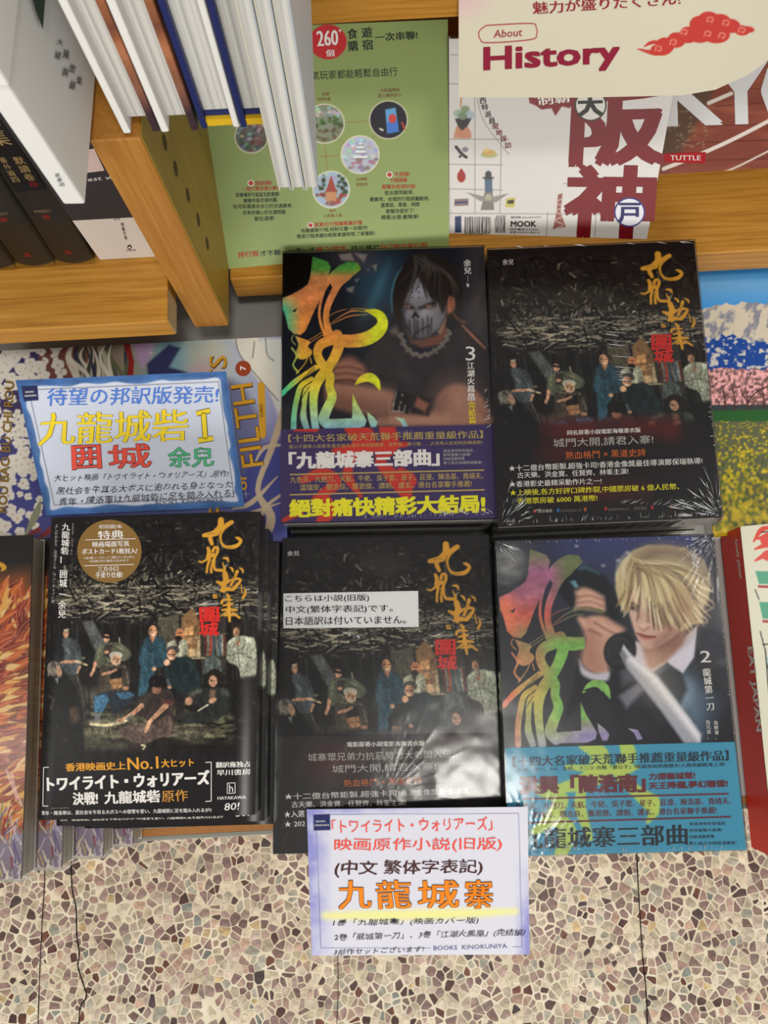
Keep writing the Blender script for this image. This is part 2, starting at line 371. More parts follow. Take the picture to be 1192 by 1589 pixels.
def group_photo(c, amap, seed=3, dim=1.0):
    """ten people in front of cluttered shacks, in the frame of the left cover"""
    c.frame(amap)
    r = random.Random(seed)
    i = c.win(60, 803, 400, 975)
    n = fbm(c.X[i] / 7, c.Y[i] / 5, 4); g = np.clip(1 - np.abs(c.Y[i] - 915) / 75, 0, 1) * np.clip((c.X[i] - 75) / 40, 0, 1)
    c.mix(i, np.clip((n - .48) * 3.5, 0, 1) * (0.18 + .55 * g), (92, 88, 74))
    for k in range(620):
        x = r.uniform(85, 400); y = r.gauss(925, 26) if k % 3 else r.uniform(808, 960)
        if y > 968: continue
        hor = abs(y - 935) < 26; L = r.uniform(3, 14) if not hor else r.uniform(6, 26)
        an = r.gauss(0, .22) if hor else r.choice([1.5, 1.2, .7, -.8, 1.9, 0.1]) + r.gauss(0, .2)
        b = r.uniform(34, 130) * (1.5 if hor else 1.05) * dim * (1.6 if r.random() < .2 else 1); b = min(b, 226)
        if y < 870: b *= .75
        c.stroke([(x, y), (x + L * math.cos(an), y + L * math.sin(an))], r.uniform(.3, 1.5), (b, b * .95, b * .82), r.uniform(.4, .95), .5, False)
    for k in range(120):
        x = r.uniform(90, 395); y = r.uniform(805, 960); L = r.uniform(10, 38); an = r.choice([1.5, 1.1, .1, -.4, .8]) + r.gauss(0, .15)
        c.stroke([(x, y), (x + L * math.cos(an), y + L * math.sin(an))], r.uniform(.6, 2), (14, 12, 11), .85, .5, False)
    for k in range(150):      # specks of light among the shacks
        c.ell(r.uniform(110, 320), r.gauss(925, 18), r.uniform(.5, 1.8), r.uniform(.4, 1.1), (196, 186, 156), .7)
    # behind the people: dark planks, a lit stall at the right
    i = c.win(60, 968, 400, 1160); c.mix(i, np.full(len(i), .9), (22, 20, 18))
    for k in range(60):
        x = r.uniform(75, 395); c.stroke([(x, 968), (x + r.uniform(-2, 2), 1060)], r.uniform(.5, 1.6), (r.uniform(30, 62),) * 3, .55, .5, False)
    c.poly([(128, 965), (145, 963), (172, 1012), (158, 1022), (144, 1004)], (96, 98, 98), .8, 2)
    c.frame(amap, 60, 960, 4.0)
    for pts, col in [([(740, 0), (870, -30), (880, 240), (745, 250)], (84, 78, 64)), ([(885, 0), (940, -60), (965, -50), (1010, 40), (1000, 60), (1015, 170), (890, 240)], (132, 98, 64)), ([(905, 60), (960, 50), (960, 100), (905, 105)], (186, 140, 92)),
                     ([(920, 120), (960, 118), (975, 150), (925, 158)], (170, 128, 88)), ([(920, 190), (1010, 185), (1010, 235), (920, 240)], (176, 150, 112)), ([(960, 120), (1000, 110), (985, 95), (1000, 120)], (170, 160, 140)),
                     ([(985, 130), (1000, 130), (1003, 240), (985, 240)], (180, 165, 130)), ([(1000, -10), (1160, -30), (1170, 320), (1010, 330)], (54, 50, 44))]: c.poly(pts, col, .9, 1.0)
    for x, col in [(1035, (96, 40, 34)), (1050, (130, 120, 108)), (1068, (150, 60, 48)), (1086, (60, 80, 90)), (1104, (138, 134, 122)), (1122, (86, 110, 122)), (1138, (168, 166, 152)), (1152, (110, 60, 50))]:
        c.stroke([(x, 105), (x + 3, 165), (x + r.uniform(-6, 6), 225)], 8, col, .85)
    c.stroke([(1020, 100), (1170, 92)], 3, (120, 110, 90))
    c.poly([(1030, 250), (1090, 225), (1130, 260), (1140, 330), (1020, 340)], (92, 104, 100), .8, 2)
    c.poly([(920, 240), (1040, 238), (1040, 250), (920, 252)], (150, 140, 110), .9)
    # ground with patches of light
    i = c.win(60, 440, 1345, 900); n = fbm(c.X[i] / 70, c.Y[i] / 22, 4)
    c.mix(i, np.clip((n - .42) * 4, 0, 1) * np.clip((c.Y[i] - 470) / 120, 0, 1) * np.clip((790 - c.Y[i]) / 60, 0, 1) * .8, (112, 108, 84))
    for pts in [[(270, 680), (420, 690), (470, 720), (360, 760), (250, 740)], [(820, 690), (960, 670), (1080, 700), (1040, 745), (860, 740)], [(240, 790), (560, 775), (640, 800), (300, 805)], [(420, 590), (640, 590), (660, 640), (430, 640)], [(280, 440), (420, 445), (420, 500), (290, 500)]]:
        c.poly(pts, (128, 124, 98), .6, 9, True)
    D = (24, 22, 22)
    # man far left behind, black coat
    c.poly([(140, 125), (205, 120), (250, 160), (268, 270), (235, 345), (175, 345), (140, 300), (95, 265), (110, 170)], (70, 76, 80), 1, 1.4, True)
    c.poly([(60, 130), (140, 120), (150, 260), (60, 280)], D, .9, 2, True)
    c.ell(158, 70, 30, 38, D, 1, 1); c.ell(170, 92, 17, 28, SKIN, 1, 1.2, .1); c.ell(172, 68, 15, 12, (214, 200, 170), 1, 1); c.ell(158, 50, 30, 16, D)
    c.stroke([(150, 160), (190, 215)], 6, (100, 104, 104), .8); c.stroke([(215, 150), (245, 260)], 5, (100, 104, 104), .7)
    c.stroke([(140, 272), (200, 266), (240, 268)], [8, 10, 8], SKIN); c.stroke([(235, 265), (300, 288)], [9, 5], (208, 186, 150)); c.stroke([(255, 300), (240, 335)], [9, 6], SKIN); c.ell(275, 245, 16, 8, (110, 110, 90))
    c.poly([(150, 345), (240, 350), (290, 480), (300, 640), (260, 650), (160, 480)], (40, 38, 36), 1, 1.5)
    c.stroke([(240, 360), (270, 470), (285, 600)], 4, (84, 82, 78), .7)
    # man low left in black
    c.poly([(60, 350), (150, 345), (215, 400), (265, 540), (275, 640), (265, 860), (60, 900), (44, 600)], (20, 19, 19), 1, 1.4, True)
    c.ell(92, 310, 44, 48, (104, 98, 90), 1, 1.2); c.stroke([(70, 280), (60, 350)], 9, (120, 114, 104), .7); c.ell(124, 328, 20, 34, (190, 152, 124), 1, 1.2, -.2)
    c.poly([(100, 370), (125, 362), (118, 410)], (150, 150, 145), .9); c.poly([(190, 560), (240, 550), (250, 640), (200, 640)], (96, 74, 54), .7, 3, True); c.stroke([(60, 480), (90, 500), (75, 560)], 8, (70, 66, 60), .8)
    # man with sunglasses, olive jacket
    c.poly([(372, 168), (430, 150), (500, 150), (552, 185), (575, 225), (540, 262), (470, 262), (420, 300), (350, 300), (345, 245)], (84, 88, 70), 1, 1.3, True)
    c.stroke([(480, 170), (540, 200)], 7, (118, 120, 96), .7); c.stroke([(385, 175), (365, 260)], 7, (112, 114, 90), .6); c.poly([(410, 160), (455, 160), (445, 250), (400, 230)], (44, 36, 32), .9)
    c.stroke([(352, 275), (340, 320), (325, 350)], [11, 9, 10], SKIN); c.ell(436, 105, 30, 28, (22, 18, 16)); c.ell(420, 122, 20, 26, (196, 150, 118)); c.stroke([(402, 112), (440, 118)], 7, (14, 12, 12)); c.ell(422, 208, 14, 10, SKIN)
    c.stroke([(500, 120), (503, 150)], 4, (200, 196, 170), .8)
    # old man seated
    c.poly([(385, 290), (440, 275), (520, 280), (550, 310), (562, 420), (540, 450), (440, 450), (370, 460), (372, 380)], (66, 58, 48), 1, 1.4, True)
    c.poly([(440, 310), (515, 310), (520, 380), (445, 380)], (20, 18, 18), 1, 1); c.poly([(442, 378), (515, 366), (522, 425), (450, 440)], (154, 112, 76), 1, 1.2); c.stroke([(450, 405), (518, 398)], 3, (100, 70, 48))
    c.ell(480, 228, 40, 26, (176, 172, 158)); c.ell(480, 258, 31, 34, (206, 164, 128)); c.stroke([(462, 252), (474, 250)], 2.5, (50, 30, 24)); c.stroke([(486, 252), (498, 252)], 2.5, (50, 30, 24)); c.stroke([(465, 278), (482, 284), (498, 275)], 3, (236, 220, 200))
    c.stroke([(398, 345), (440, 335), (480, 318)], 9, SKIN, .95); c.stroke([(400, 285), (540, 300)], 4, (132, 124, 100), .6)
    c.stroke([(548, 330), (556, 400)], 6, (110, 100, 86), .7); c.ell(540, 432, 18, 12, SKIN)
    c.poly([(345, 475), (430, 450), (520, 460), (590, 470), (600, 500), (530, 560), (470, 600), (450, 560), (430, 520), (405, 580), (345, 582)], (30, 38, 46), 1, 1.3)
    c.poly([(345, 478), (420, 470), (436, 500), (400, 580), (345, 582)], (64, 108, 138), 1, 1.4); c.poly([(480, 462), (560, 452), (592, 478), (520, 500)], (60, 96, 124), 1, 1.6, True)
    c.poly([(352, 582), (385, 585), (380, 630), (345, 632)], (110, 112, 112), .9, 1.4); c.poly([(310, 640), (380, 630), (385, 650), (320, 655)], (140, 134, 120), .9)
    c.stroke([(312, 350), (316, 600)], 5, (20, 18, 18), .9)
    # man standing in denim
    c.poly([(652, 128), (690, 108), (742, 108), (782, 140), (798, 230), (780, 290), (745, 300), (640, 295), (622, 260), (640, 170)], (38, 62, 74), 1, 1.3, True)
    c.poly([(640, 290), (735, 290), (712, 350), (690, 400), (660, 480), (618, 480), (622, 400)], (44, 78, 92), 1, 1.3)
    for q in [[(665, 150), (650, 280)], [(760, 150), (770, 240)], [(700, 150), (705, 280)]]: c.stroke(q, 6, (62, 92, 104), .6, 3)
    c.poly([(665, 205), (735, 205), (735, 230), (665, 232)], (52, 86, 100), .6, 3)
    c.ell(708, 55, 32, 24, (28, 24, 20)); c.ell(708, 80, 27, 38, (176, 130, 98)); c.stroke([(690, 74), (700, 73)], 2.5, (40, 26, 20)); c.stroke([(715, 73), (726, 74)], 2.5, (40, 26, 20)); c.stroke([(696, 96), (708, 101), (720, 96)], 3, (220, 200, 180)); c.poly([(690, 115), (725, 112), (705, 155)], (150, 105, 80))
    c.ell(716, 312, 16, 12, SKIN)
    # man behind in a light shirt
    c.poly([(798, 150), (850, 130), (905, 128), (925, 160), (912, 250), (870, 240), (800, 200)], (158, 158, 136), 1, 1.3, True); c.poly([(845, 135), (880, 135), (865, 180)], (60, 54, 48))
    c.ell(876, 95, 26, 34, (188, 122, 84)); c.ell(868, 122, 22, 16, (34, 24, 20)); c.stroke([(862, 88), (890, 90)], 3, (40, 24, 20), .8)
    # man leaning forward
    c.poly([(850, 245), (930, 235), (980, 290), (1005, 370), (990, 450), (900, 480), (840, 430), (780, 330), (800, 290)], (26, 40, 42), 1, 1.4, True); c.stroke([(900, 250), (960, 300), (985, 370)], 6, (46, 66, 66), .6, 3)
    c.ell(836, 195, 40, 28, (66, 62, 56)); c.ell(826, 225, 29, 34, (180, 134, 104)); c.stroke([(808, 222), (820, 224)], 3, (50, 30, 24)); c.stroke([(832, 224), (846, 222)], 3, (50, 30, 24)); c.stroke([(812, 246), (838, 246)], 3, (224, 200, 176)); c.ell(796, 272, 20, 20, (196, 150, 118))
    c.poly([(848, 450), (900, 440), (900, 620), (850, 620)], (30, 28, 30), .9, 1.5); c.stroke([(800, 380), (815, 430)], 10, (80, 96, 104), .9); c.ell(812, 425, 12, 10, SKIN)
    # man at the right with long hair
    c.poly([(930, 455), (1040, 430), (1140, 425), (1200, 450), (1220, 540), (1150, 600), (1080, 640), (900, 650), (880, 600), (1000, 560), (905, 500)], (36, 38, 36), 1, 1.5, True)
    c.stroke([(1000, 445), (950, 470)], 16, (92, 94, 84), .7, 3); c.stroke([(1150, 450), (1190, 480)], 14, (92, 94, 84), .6, 3)
    c.ell(1092, 360, 50, 48, (34, 26, 22)); c.ell(1082, 388, 26, 36, (186, 142, 114)); c.stroke([(1066, 384), (1078, 386)], 2.5, (40, 26, 20)); c.stroke([(1070, 408), (1088, 406)], 2, (130, 70, 56)); c.poly([(1062, 440), (1100, 440), (1090, 500), (1060, 500)], (120, 94, 76), .8, 2)
    c.ell(932, 512, 24, 26, (182, 136, 108)); c.ell(1080, 508, 26, 16, (182, 136, 108), 1, 1, -.4); c.stroke([(1050, 535), (990, 572)], 4, (214, 206, 180))
    # man seated on the ground, centre
    c.poly([(650, 470), (720, 445), (800, 440), (840, 480), (838, 570), (820, 640), (700, 650), (650, 610), (600, 590), (590, 560)], (52, 42, 40), 1, 1.4, True)
    c.poly([(490, 680), (600, 655), (700, 655), (800, 600), (835, 650), (830, 720), (735, 745), (640, 790), (600, 770), (540, 745)], (88, 72, 66), 1, 1.5, True)
    c.stroke([(560, 680), (680, 690)], 7, (128, 108, 96), .5, 4); c.stroke([(790, 540), (740, 590), (690, 640), (665, 700)], [18, 14, 12, 9], (190, 144, 112)); c.stroke([(640, 540), (590, 585), (520, 630)], [16, 12, 12], (186, 138, 108))
    c.ell(738, 395, 56, 46, (16, 13, 12)); c.ell(732, 440, 30, 28, (124, 86, 68)); c.ell(740, 402, 46, 26, (16, 13, 12)); c.stroke([(775, 510), (822, 525)], 14, (104, 58, 52), .7)
    c.stroke([(320, 655), (420, 662), (500, 645), (548, 632)], [6, 9, 9, 5], (196, 184, 146)); c.ell(510, 632, 22, 14, SKIN); c.stroke([(545, 625), (575, 600)], 6, (60, 90, 96), .8)
    c.poly([(555, 770), (640, 775), (660, 800), (640, 825), (560, 830)], (46, 38, 36), .95, 2, True); c.stroke([(640, 785), (660, 790), (650, 810)], 5, (206, 196, 160)); c.poly([(735, 750), (800, 745), (800, 850), (740, 850)], (34, 28, 26), .9, 2)
    # man in a pale suit
    c.poly([(1168, 150), (1205, 118), (1250, 106), (1300, 112), (1342, 140), (1348, 340), (1300, 372), (1255, 378), (1240, 300), (1170, 260)], (164, 168, 148), 1, 1.4, True)
    c.ell(1230, 60, 34, 32, (44, 34, 26)); c.ell(1228, 84, 20, 30, (180, 136, 106)); c.stroke([(1180, 230), (1250, 215), (1310, 240)], 8, (120, 122, 106), .8); c.ell(1238, 150, 14, 20, SKIN, 1, 1, .4); c.stroke([(1245, 118), (1235, 200), (1250, 300)], 3, (90, 90, 78), .8)
    c.poly([(1180, 380), (1340, 350), (1340, 560), (1190, 600)], (22, 20, 20), .9, 3)
    i = c.win(40, 800, 1345, 1300); c.mix(i, np.clip((c.Y[i] - 800) / 80, 0, 1), (24, 22, 23))
    i = c.win(1180, 330, 1500, 900); c.mix(i, np.clip((c.X[i] - 1190) / 120, 0, 1) * np.clip((c.Y[i] - 380) / 100, 0, 1), (24, 22, 23))
    # photographic grain and folds over the figures
    c.frame(amap); i = c.win(50, 962, 420, 1190); n1 = fbm(c.X[i] / 1.9, c.Y[i] / 3.0, 3) - .5; n2 = fbm(c.X[i] / 8 + 4, c.Y[i] / 16, 3) - .5
    c.C[i] = np.clip(c.C[i] * (1.04 + .75 * n1 + .8 * n2)[:, None] * .94, 0, 235)
    for k in range(220):
        x = r.uniform(70, 395); y = r.uniform(985, 1165); L = r.uniform(3, 11); an = r.gauss(1.4, .7); b = r.choice([8, 10, 16, 70, 96])
        c.stroke([(x, y), (x + L * .5 * math.cos(an) + r.uniform(-1, 1), y + L * .5 * math.sin(an)), (x + L * math.cos(an), y + L * math.sin(an))], [.2, r.uniform(.4, 1), .2], (b, b * .97, b * .9), .45, .6)
    # seal frame and title
    c.frame(amap, 280, 800, 7.946)
    c.poly([(120, 1070), (245, 1050), (470, 1045), (470, 1060), (245, 1066)], (90, 88, 80), .7)
    for x in range(285, 455, 14): c.stroke([(x, 1080), (x + 5, 1098)], 4.5, (190, 188, 180), .9)
    title_strokes(c)

def foil_sheen_color(kind, x, y):  # rainbow reflection of the foil painted in as fixed gradients
    if kind == 3:
        a = np.stack([np.interp(y, [70, 150, 200, 330, 560, 700, 860, 960, 1060, 1140], v) for v in ([60, 84, 205, 222, 228, 228, 222, 190, 170, 130], [150, 150, 140, 140, 150, 178, 196, 208, 206, 178], [62, 66, 84, 84, 70, 64, 60, 96, 164, 196])], 1)
        e = np.clip((150 - x) / 110, 0, 1)[:, None] * np.clip((y[:, None] - 300) / 100, 0, 1); a = a * (1 - e) + np.array([70, 196, 150]) * e
        e = np.clip((x - 470) / 130, 0, 1)[:, None] * np.clip((1000 - y[:, None]) / 100, 0, 1); a = a * (1 - e) + np.array([216, 222, 40]) * e
    else:
        a = np.stack([np.interp(y, [70, 200, 320, 430, 560, 700, 860, 960, 1060, 1140], v) for v in ([120, 168, 176, 214, 150, 206, 200, 190, 176, 170], [140, 104, 110, 104, 138, 150, 176, 186, 186, 170], [90, 140, 130, 92, 92, 104, 92, 100, 130, 180])], 1)
        e = np.clip((x - 230) / 120, 0, 1)[:, None] * np.clip((y[:, None] - 540) / 60, 0, 1) * np.clip((1060 - y[:, None]) / 60, 0, 1); a = a * (1 - e) + np.array([134, 190, 96]) * e
        e = np.clip((150 - x) / 80, 0, 1)[:, None] * np.clip((y[:, None] - 280) / 100, 0, 1); a = a * (1 - e) + np.array([232, 128, 96]) * e
        e = np.clip((x - 330) / 150, 0, 1)[:, None] * np.clip((y[:, None] - 1000) / 100, 0, 1); a = a * (1 - e) + np.array([156, 144, 190]) * e
        e = np.clip((y[:, None] < 480) * (x[:, None] - 330) / 100, 0, 1); a = a * (1 - e) + np.array([112, 122, 84]) * e
    n = fbm(x / 40, y / 30, 3)[:, None] - .5
    return a * (1 + .35 * n)
def foil_dragon(c, kind):
    """the big brushed character in holographic foil, its sheen painted as colour; returns a mask blended into c"""
    s = Canvas.__new__(Canvas); s.__dict__.update(c.__dict__); s.C = np.zeros_like(c.C)
    st0 = s.stroke
    def stroke(pts, w, col, *k, **g): st0(pts, w if np.isscalar(w) else [q * (1.28 if max(w) > 9 else 1) for q in w], col, *k, **g)
    s.stroke = stroke
    Wt = (255, 255, 255); K = (0, 0, 0)
    s.poly([(222, 72), (270, 88), (315, 105), (335, 140), (318, 190), (345, 215), (330, 240), (290, 300), (262, 350), (235, 400), (205, 470), (175, 535), (145, 560), (105, 552), (70, 520), (52, 440), (36, 400), (34, 330), (90, 308), (150, 275), (190, 245), (205, 200)], Wt)
    s.poly([(312, 195), (345, 160), (390, 125), (440, 105), (500, 112), (522, 150), (475, 190), (430, 215), (395, 255), (340, 260)], Wt)
    s.stroke([(440, 190), (385, 240), (345, 310), (312, 390), (305, 470), (325, 545), (350, 575)], [20, 18, 17, 15, 15, 18, 24], Wt)
    s.stroke([(300, 270), (272, 350), (262, 430), (275, 500), (295, 550)], [5, 8, 8, 9, 9], Wt)
    s.stroke([(320, 560), (380, 590), (470, 597), (560, 580), (630, 535), (656, 485), (640, 440), (600, 418), (550, 408)], [26, 30, 32, 34, 32, 26, 22, 16, 4] if kind == 3 else [26, 30, 28, 20, 14, 10, 8, 6, 3], Wt)
    for q in [[(560, 415), (470, 410), (400, 440), (330, 490)], [(560, 432), (460, 440), (400, 462), (325, 500)], [(430, 398), (360, 420), (315, 450)], [(290, 555), (230, 590), (170, 635)], [(275, 545), (200, 590), (165, 610)], [(560, 400), (500, 395), (450, 400)]]: s.stroke(q, [1.5, 4, 3, 1.5][:len(q)] if len(q) == 4 else 2.2, Wt, .9)
    s.stroke([(372, 560), (382, 630), (350, 710), (310, 770), (270, 820), (238, 880), (226, 960), (230, 1060), (240, 1145)], [26, 26, 24, 24, 24, 24, 20, 18, 18], Wt)
    s.stroke([(340, 590), (270, 620), (252, 680), (285, 750), (328, 815), (326, 880), (342, 945), (310, 1020), (290, 1080), (320, 1120)], [24, 24, 20, 22, 22, 19, 22, 24, 26, 24], Wt)
    s.poly([(265, 1060), (310, 1082), (466, 1076), (470, 922), (500, 990), (556, 1090), (545, 1125), (500, 1142), (330, 1142), (280, 1112)], Wt)
    s.poly([(110, 562), (155, 580), (203, 600), (192, 632), (218, 660), (203, 692), (150, 712), (113, 680), (132, 620)], Wt, 1, .7, True)
    s.stroke([(92, 640), (122, 690), (100, 745), (130, 790)], 6, Wt); s.stroke([(28, 930), (100, 860), (190, 795), (262, 752)], [10, 14, 12, 10], Wt)
    for q in [[(34, 905), (120, 830), (240, 745)], [(100, 560), (90, 590), (115, 620)], [(205, 700), (215, 735)], [(190, 700), (170, 740), (120, 800)]]: s.stroke(q, 3, Wt)
    s.stroke([(215, 830), (150, 875), (122, 960), (106, 1050), (102, 1145)], [10, 13, 13, 13, 14], Wt)
    s.stroke([(225, 865), (180, 905), (168, 1000), (164, 1070), (186, 1145)], [12, 14, 12, 16, 14], Wt)
    s.stroke([(488, 865), (525, 835), (575, 825), (615, 850), (638, 900)], [4, 16, 24, 18, 4], Wt)
    s.poly([(560, 1036), (600, 1068), (626, 1100), (612, 1135), (585, 1135), (564, 1080)], Wt); s.poly([(730, 1068), (790, 1080), (814, 1130), (785, 1135), (765, 1095)], Wt)
    s.poly([(92, 412), (125, 392), (112, 418)], K); s.stroke([(508, 868), (560, 852), (606, 872)], 3, K)
    if kind == 2: s.stroke([(500, 855), (560, 850), (600, 880)], [4, 10, 3], K)
    for q in [[(330, 245), (300, 330)], [(200, 880), (150, 960), (135, 1050)], [(230, 760), (120, 870)], [(235, 775), (60, 915)]]: s.stroke(q, 2.2, K, .8)
    m = np.nonzero(s.C[:, 0] > 4)[0]; a = s.C[m, 0] / 255
    col = foil_sheen_color(kind, s.X[m], s.Y[m]); c.mix(m, a, 0); c.C[m] = c.C[m] + col * a[:, None]
    if kind == 2: c.C[m] = c.C[m] * .93 + 6
def hero_masked(c):
    c.frame(None, 430, 380, 4.0)
    f = c.X; g = fbm(c.X / 160, c.Y / 160, 4)
    c.C[:] = np.array([24, 28, 38]); i = np.arange(len(c.X))
    c.mix(i, np.clip(1 - np.hypot((c.X - 640) / 260, (c.Y - 240) / 300), 0, 1) * (.6 + .5 * g), (54, 96, 120)); c.mix(i, np.clip((c.X - 1080) / 160, 0, 1) * .8, (62, 56, 60))
    c.mix(i, np.clip(1 - np.hypot((c.X - 480) / 220, (c.Y - 90) / 130), 0, 1) * .7, (88, 76, 84))
    for q in [[(700, 120), (560, 420)], [(690, 90), (600, 380)], [(660, 200), (520, 480)]]: c.stroke(q, [3, 22], (80, 130, 150), .25, 8)
    for q in [[(1290, 250), (1160, 520)], [(1290, 420), (1230, 560)]]: c.stroke(q, [26, 12], (92, 84, 78), .5, 10)
    for p in [[(590, 130), (620, 120), (615, 165)], [(430, 270), (480, 255), (470, 295), (440, 290)], [(480, 215), (510, 208), (495, 232)], [(380, 60), (460, 50), (480, 100), (400, 95)], [(480, 50), (560, 60), (540, 110)], [(560, 150), (572, 148), (568, 160)]]: c.poly(p, (158, 150, 140), .75, 2)
    c.poly([(30, 50), (215, 60), (225, 140), (190, 240), (34, 325)], (10, 9, 12), 1, 3)
    # shirt and body
    c.poly([(540, 700), (640, 570), (740, 520), (820, 620), (900, 690), (1000, 650), (1070, 540), (1140, 480), (1250, 560), (1310, 640), (1320, 1000), (1190, 890), (1080, 880), (1010, 930), (960, 1050), (560, 1050), (480, 860)], (46, 39, 42), 1, 2)
    for q in [[(660, 620), (760, 700), (800, 800)], [(1080, 660), (1040, 780), (1060, 860)], [(700, 800), (860, 830)], [(1160, 560), (1200, 700)], [(620, 700), (580, 820)]]: c.stroke(q, [8, 22, 10], (70, 60, 62), .5, 14)
    for q in [[(1000, 700), (1060, 820)], [(640, 820), (760, 870)], [(820, 760), (900, 820)]]: c.stroke(q, [10, 18], (30, 25, 28), .6, 10)
    c.stroke([(1150, 500), (1210, 560), (1290, 640)], [4, 7, 5], (206, 140, 100), .8, 2)
    c.poly([(690, 530), (740, 500), (770, 560), (720, 560)], (120, 104, 92), .8, 4)
    # neck
    c.poly([(800, 520), (850, 590), (1000, 560), (1050, 470), (1060, 560), (1010, 620), (900, 640), (830, 610)], (112, 70, 56), 1, 3); c.stroke([(1010, 540), (1050, 460)], [8, 5], (226, 160, 100), .8, 3)
    # mask and face
    c.poly([(788, 372), (800, 300), (832, 215), (875, 178), (915, 215), (950, 320), (1050, 360), (1045, 440), (1000, 520), (940, 570), (880, 580), (835, 550), (800, 470)], (104, 100, 108), 1, 2)
    c.poly([(838, 220), (875, 182), (912, 222), (935, 330), (850, 350), (812, 345)], (176, 168, 184), .95, 5, False, (140, 140, 150), ((870, 180), (880, 350)))
    c.ell(925, 420, 46, 34, (186, 186, 190), .9, 18); c.ell(820, 420, 26, 36, (132, 132, 140), .8, 14); c.ell(1000, 440, 30, 50, (96, 92, 98), .7, 14); c.ell(870, 540, 50, 40, (66, 64, 70), .8, 16); c.ell(985, 480, 24, 44, (140, 136, 140), .5, 10)
    c.stroke([(770, 358), (800, 374), (845, 392)], [10, 9, 6], (20, 16, 18), 1, 3); c.stroke([(975, 360), (930, 378), (885, 392)], [10, 9, 6], (20, 16, 18), 1, 3)
    c.ell(806, 382, 22, 10, (60, 40, 40), 1, 4); c.ell(945, 382, 24, 10, (60, 40, 40), 1, 4)
    for x in (808, 942): c.ell(x, 381, 11, 6, (206, 180, 170), 1, 2); c.ell(x - 1, 381, 5, 5, (110, 40, 34), 1, 1.5)
    c.stroke([(850, 395), (866, 405), (884, 394)], 5, (60, 58, 64), .6, 6)
    c.poly([(836, 450), (858, 412), (884, 448), (872, 452), (860, 438), (848, 454)], (12, 10, 12), 1, 2)
    for x in (840, 882):
        for y in (262, 293, 327): c.ell(x, y, 4.2, 4.2, (30, 26, 30))
    for q in [[(822, 470), (830, 540)], [(852, 462), (856, 575)], [(872, 470), (874, 555)], [(905, 462), (908, 545)], [(935, 445), (936, 560)], [(960, 455), (952, 545)]]: c.stroke(q, [3, 5, 2], (26, 24, 28), .85, 2)
    for q in [[(838, 470), (842, 560)], [(888, 470), (890, 555)], [(920, 460), (921, 550)]]: c.stroke(q, [5, 6, 3], (136, 134, 142), .5, 4)
    c.stroke([(850, 555), (905, 520), (945, 500)], 3, (20, 18, 20), .7, 2)
    # ear and hair
    c.poly([(1055, 330), (1085, 315), (1108, 350), (1095, 410), (1060, 440)], (176, 110, 84), 1, 3, True); c.stroke([(1080, 340), (1085, 395)], 5, (110, 60, 44), .8, 3)
    H = (34, 30, 29)
    c.poly([(722, 420), (712, 320), (730, 220), (765, 140), (820, 90), (850, 62), (930, 46), (1010, 62), (1075, 110), (1125, 180), (1150, 290), (1150, 380), (1120, 440), (1100, 330), (1070, 300), (1052, 370), (1030, 430), (1000, 360), (965, 330), (930, 270), (895, 190), (872, 165), (850, 200), (820, 260), (800, 330), (775, 400), (785, 470), (770, 520), (740, 470)], H, 1, 2)
    c.poly([(1060, 430), (1110, 420), (1160, 470), (1100, 480), (1050, 510)], H, 1, 3, True)
    r = random.Random(5)
    for k in range(46):
        t = r.uniform(0, 1); x1 = 720 + 410 * t; y1 = r.uniform(250, 430) if (t < .2 or t > .7) else r.uniform(170, 300)
        b = r.choice([18, 52, 68, 84]); c.stroke([(880 + r.uniform(-40, 50), 75 + r.uniform(-15, 30)), (820 + 250 * t - 0, 120 + abs(t - .5) * 90 + r.uniform(0, 30)), (x1, y1)], [1, r.uniform(2, 5), .8], (b, b * .94, b * .9), .6, 2)
    c.stroke([(715, 420), (712, 310), (735, 210), (775, 140)], [1, 3, 3, 1], (90, 170, 190), .8, 2); c.stroke([(745, 470), (770, 540)], [5, 2], H)
    for q in [[(880, 160), (930, 260), (990, 380)], [(900, 170), (960, 300), (1040, 350)], [(840, 200), (800, 290), (770, 350)], [(870, 170), (905, 240), (930, 330)]]: c.stroke(q, [6, 9, 2], (40, 35, 34), 1, 2)
    c.stroke([(1095, 430), (1130, 465), (1165, 480)], 4, (176, 120, 80), .7, 3)
    # chain
    ch = smooth([(768, 560), (790, 620), (835, 670), (890, 688), (955, 672), (1015, 630), (1055, 580), (1070, 530)], 5)
    for k, p in enumerate(ch[::2]): c.ell(p[0], p[1], 15, 9, (40, 34, 32), 1, 2, .9 if k % 2 else -.6); c.ell(p[0], p[1] - 1, 11, 6, (206, 196, 180), 1, 2.5, .9 if k % 2 else -.6); c.ell(p[0], p[1], 5, 2.5, (50, 42, 38), 1, 1.5, .9 if k % 2 else -.6)
    # arms
    S = (140, 98, 82); D = (84, 54, 46)
    c.poly([(980, 1000), (1000, 930), (1060, 880), (1120, 862), (1190, 880), (1280, 950), (1330, 1060), (1330, 1110), (960, 1110)], S, 1, 4, True); c.ell(1110, 960, 60, 60, (190, 146, 124), .7, 40); c.ell(1010, 1010, 30, 60, D, .5, 20)
    c.poly([(620, 1060), (760, 1040), (1000, 1060), (1200, 1050), (1290, 1110), (640, 1130)], (156, 112, 94), 1, 6, True); c.ell(900, 1075, 120, 16, (196, 150, 126), .5, 14)
    c.poly([(300, 860), (420, 860), (560, 880), (740, 920), (730, 1010), (900, 1060), (600, 1060), (380, 1020), (300, 960)], S, 1, 5, True); c.ell(520, 910, 150, 22, (190, 142, 120), .6, 20, .15); c.ell(460, 1000, 150, 26, D, .6, 20, .2)
    c.poly([(350, 770), (400, 700), (470, 690), (530, 740), (560, 800), (500, 860), (400, 860), (350, 820)], (120, 80, 68), 1, 5, True)
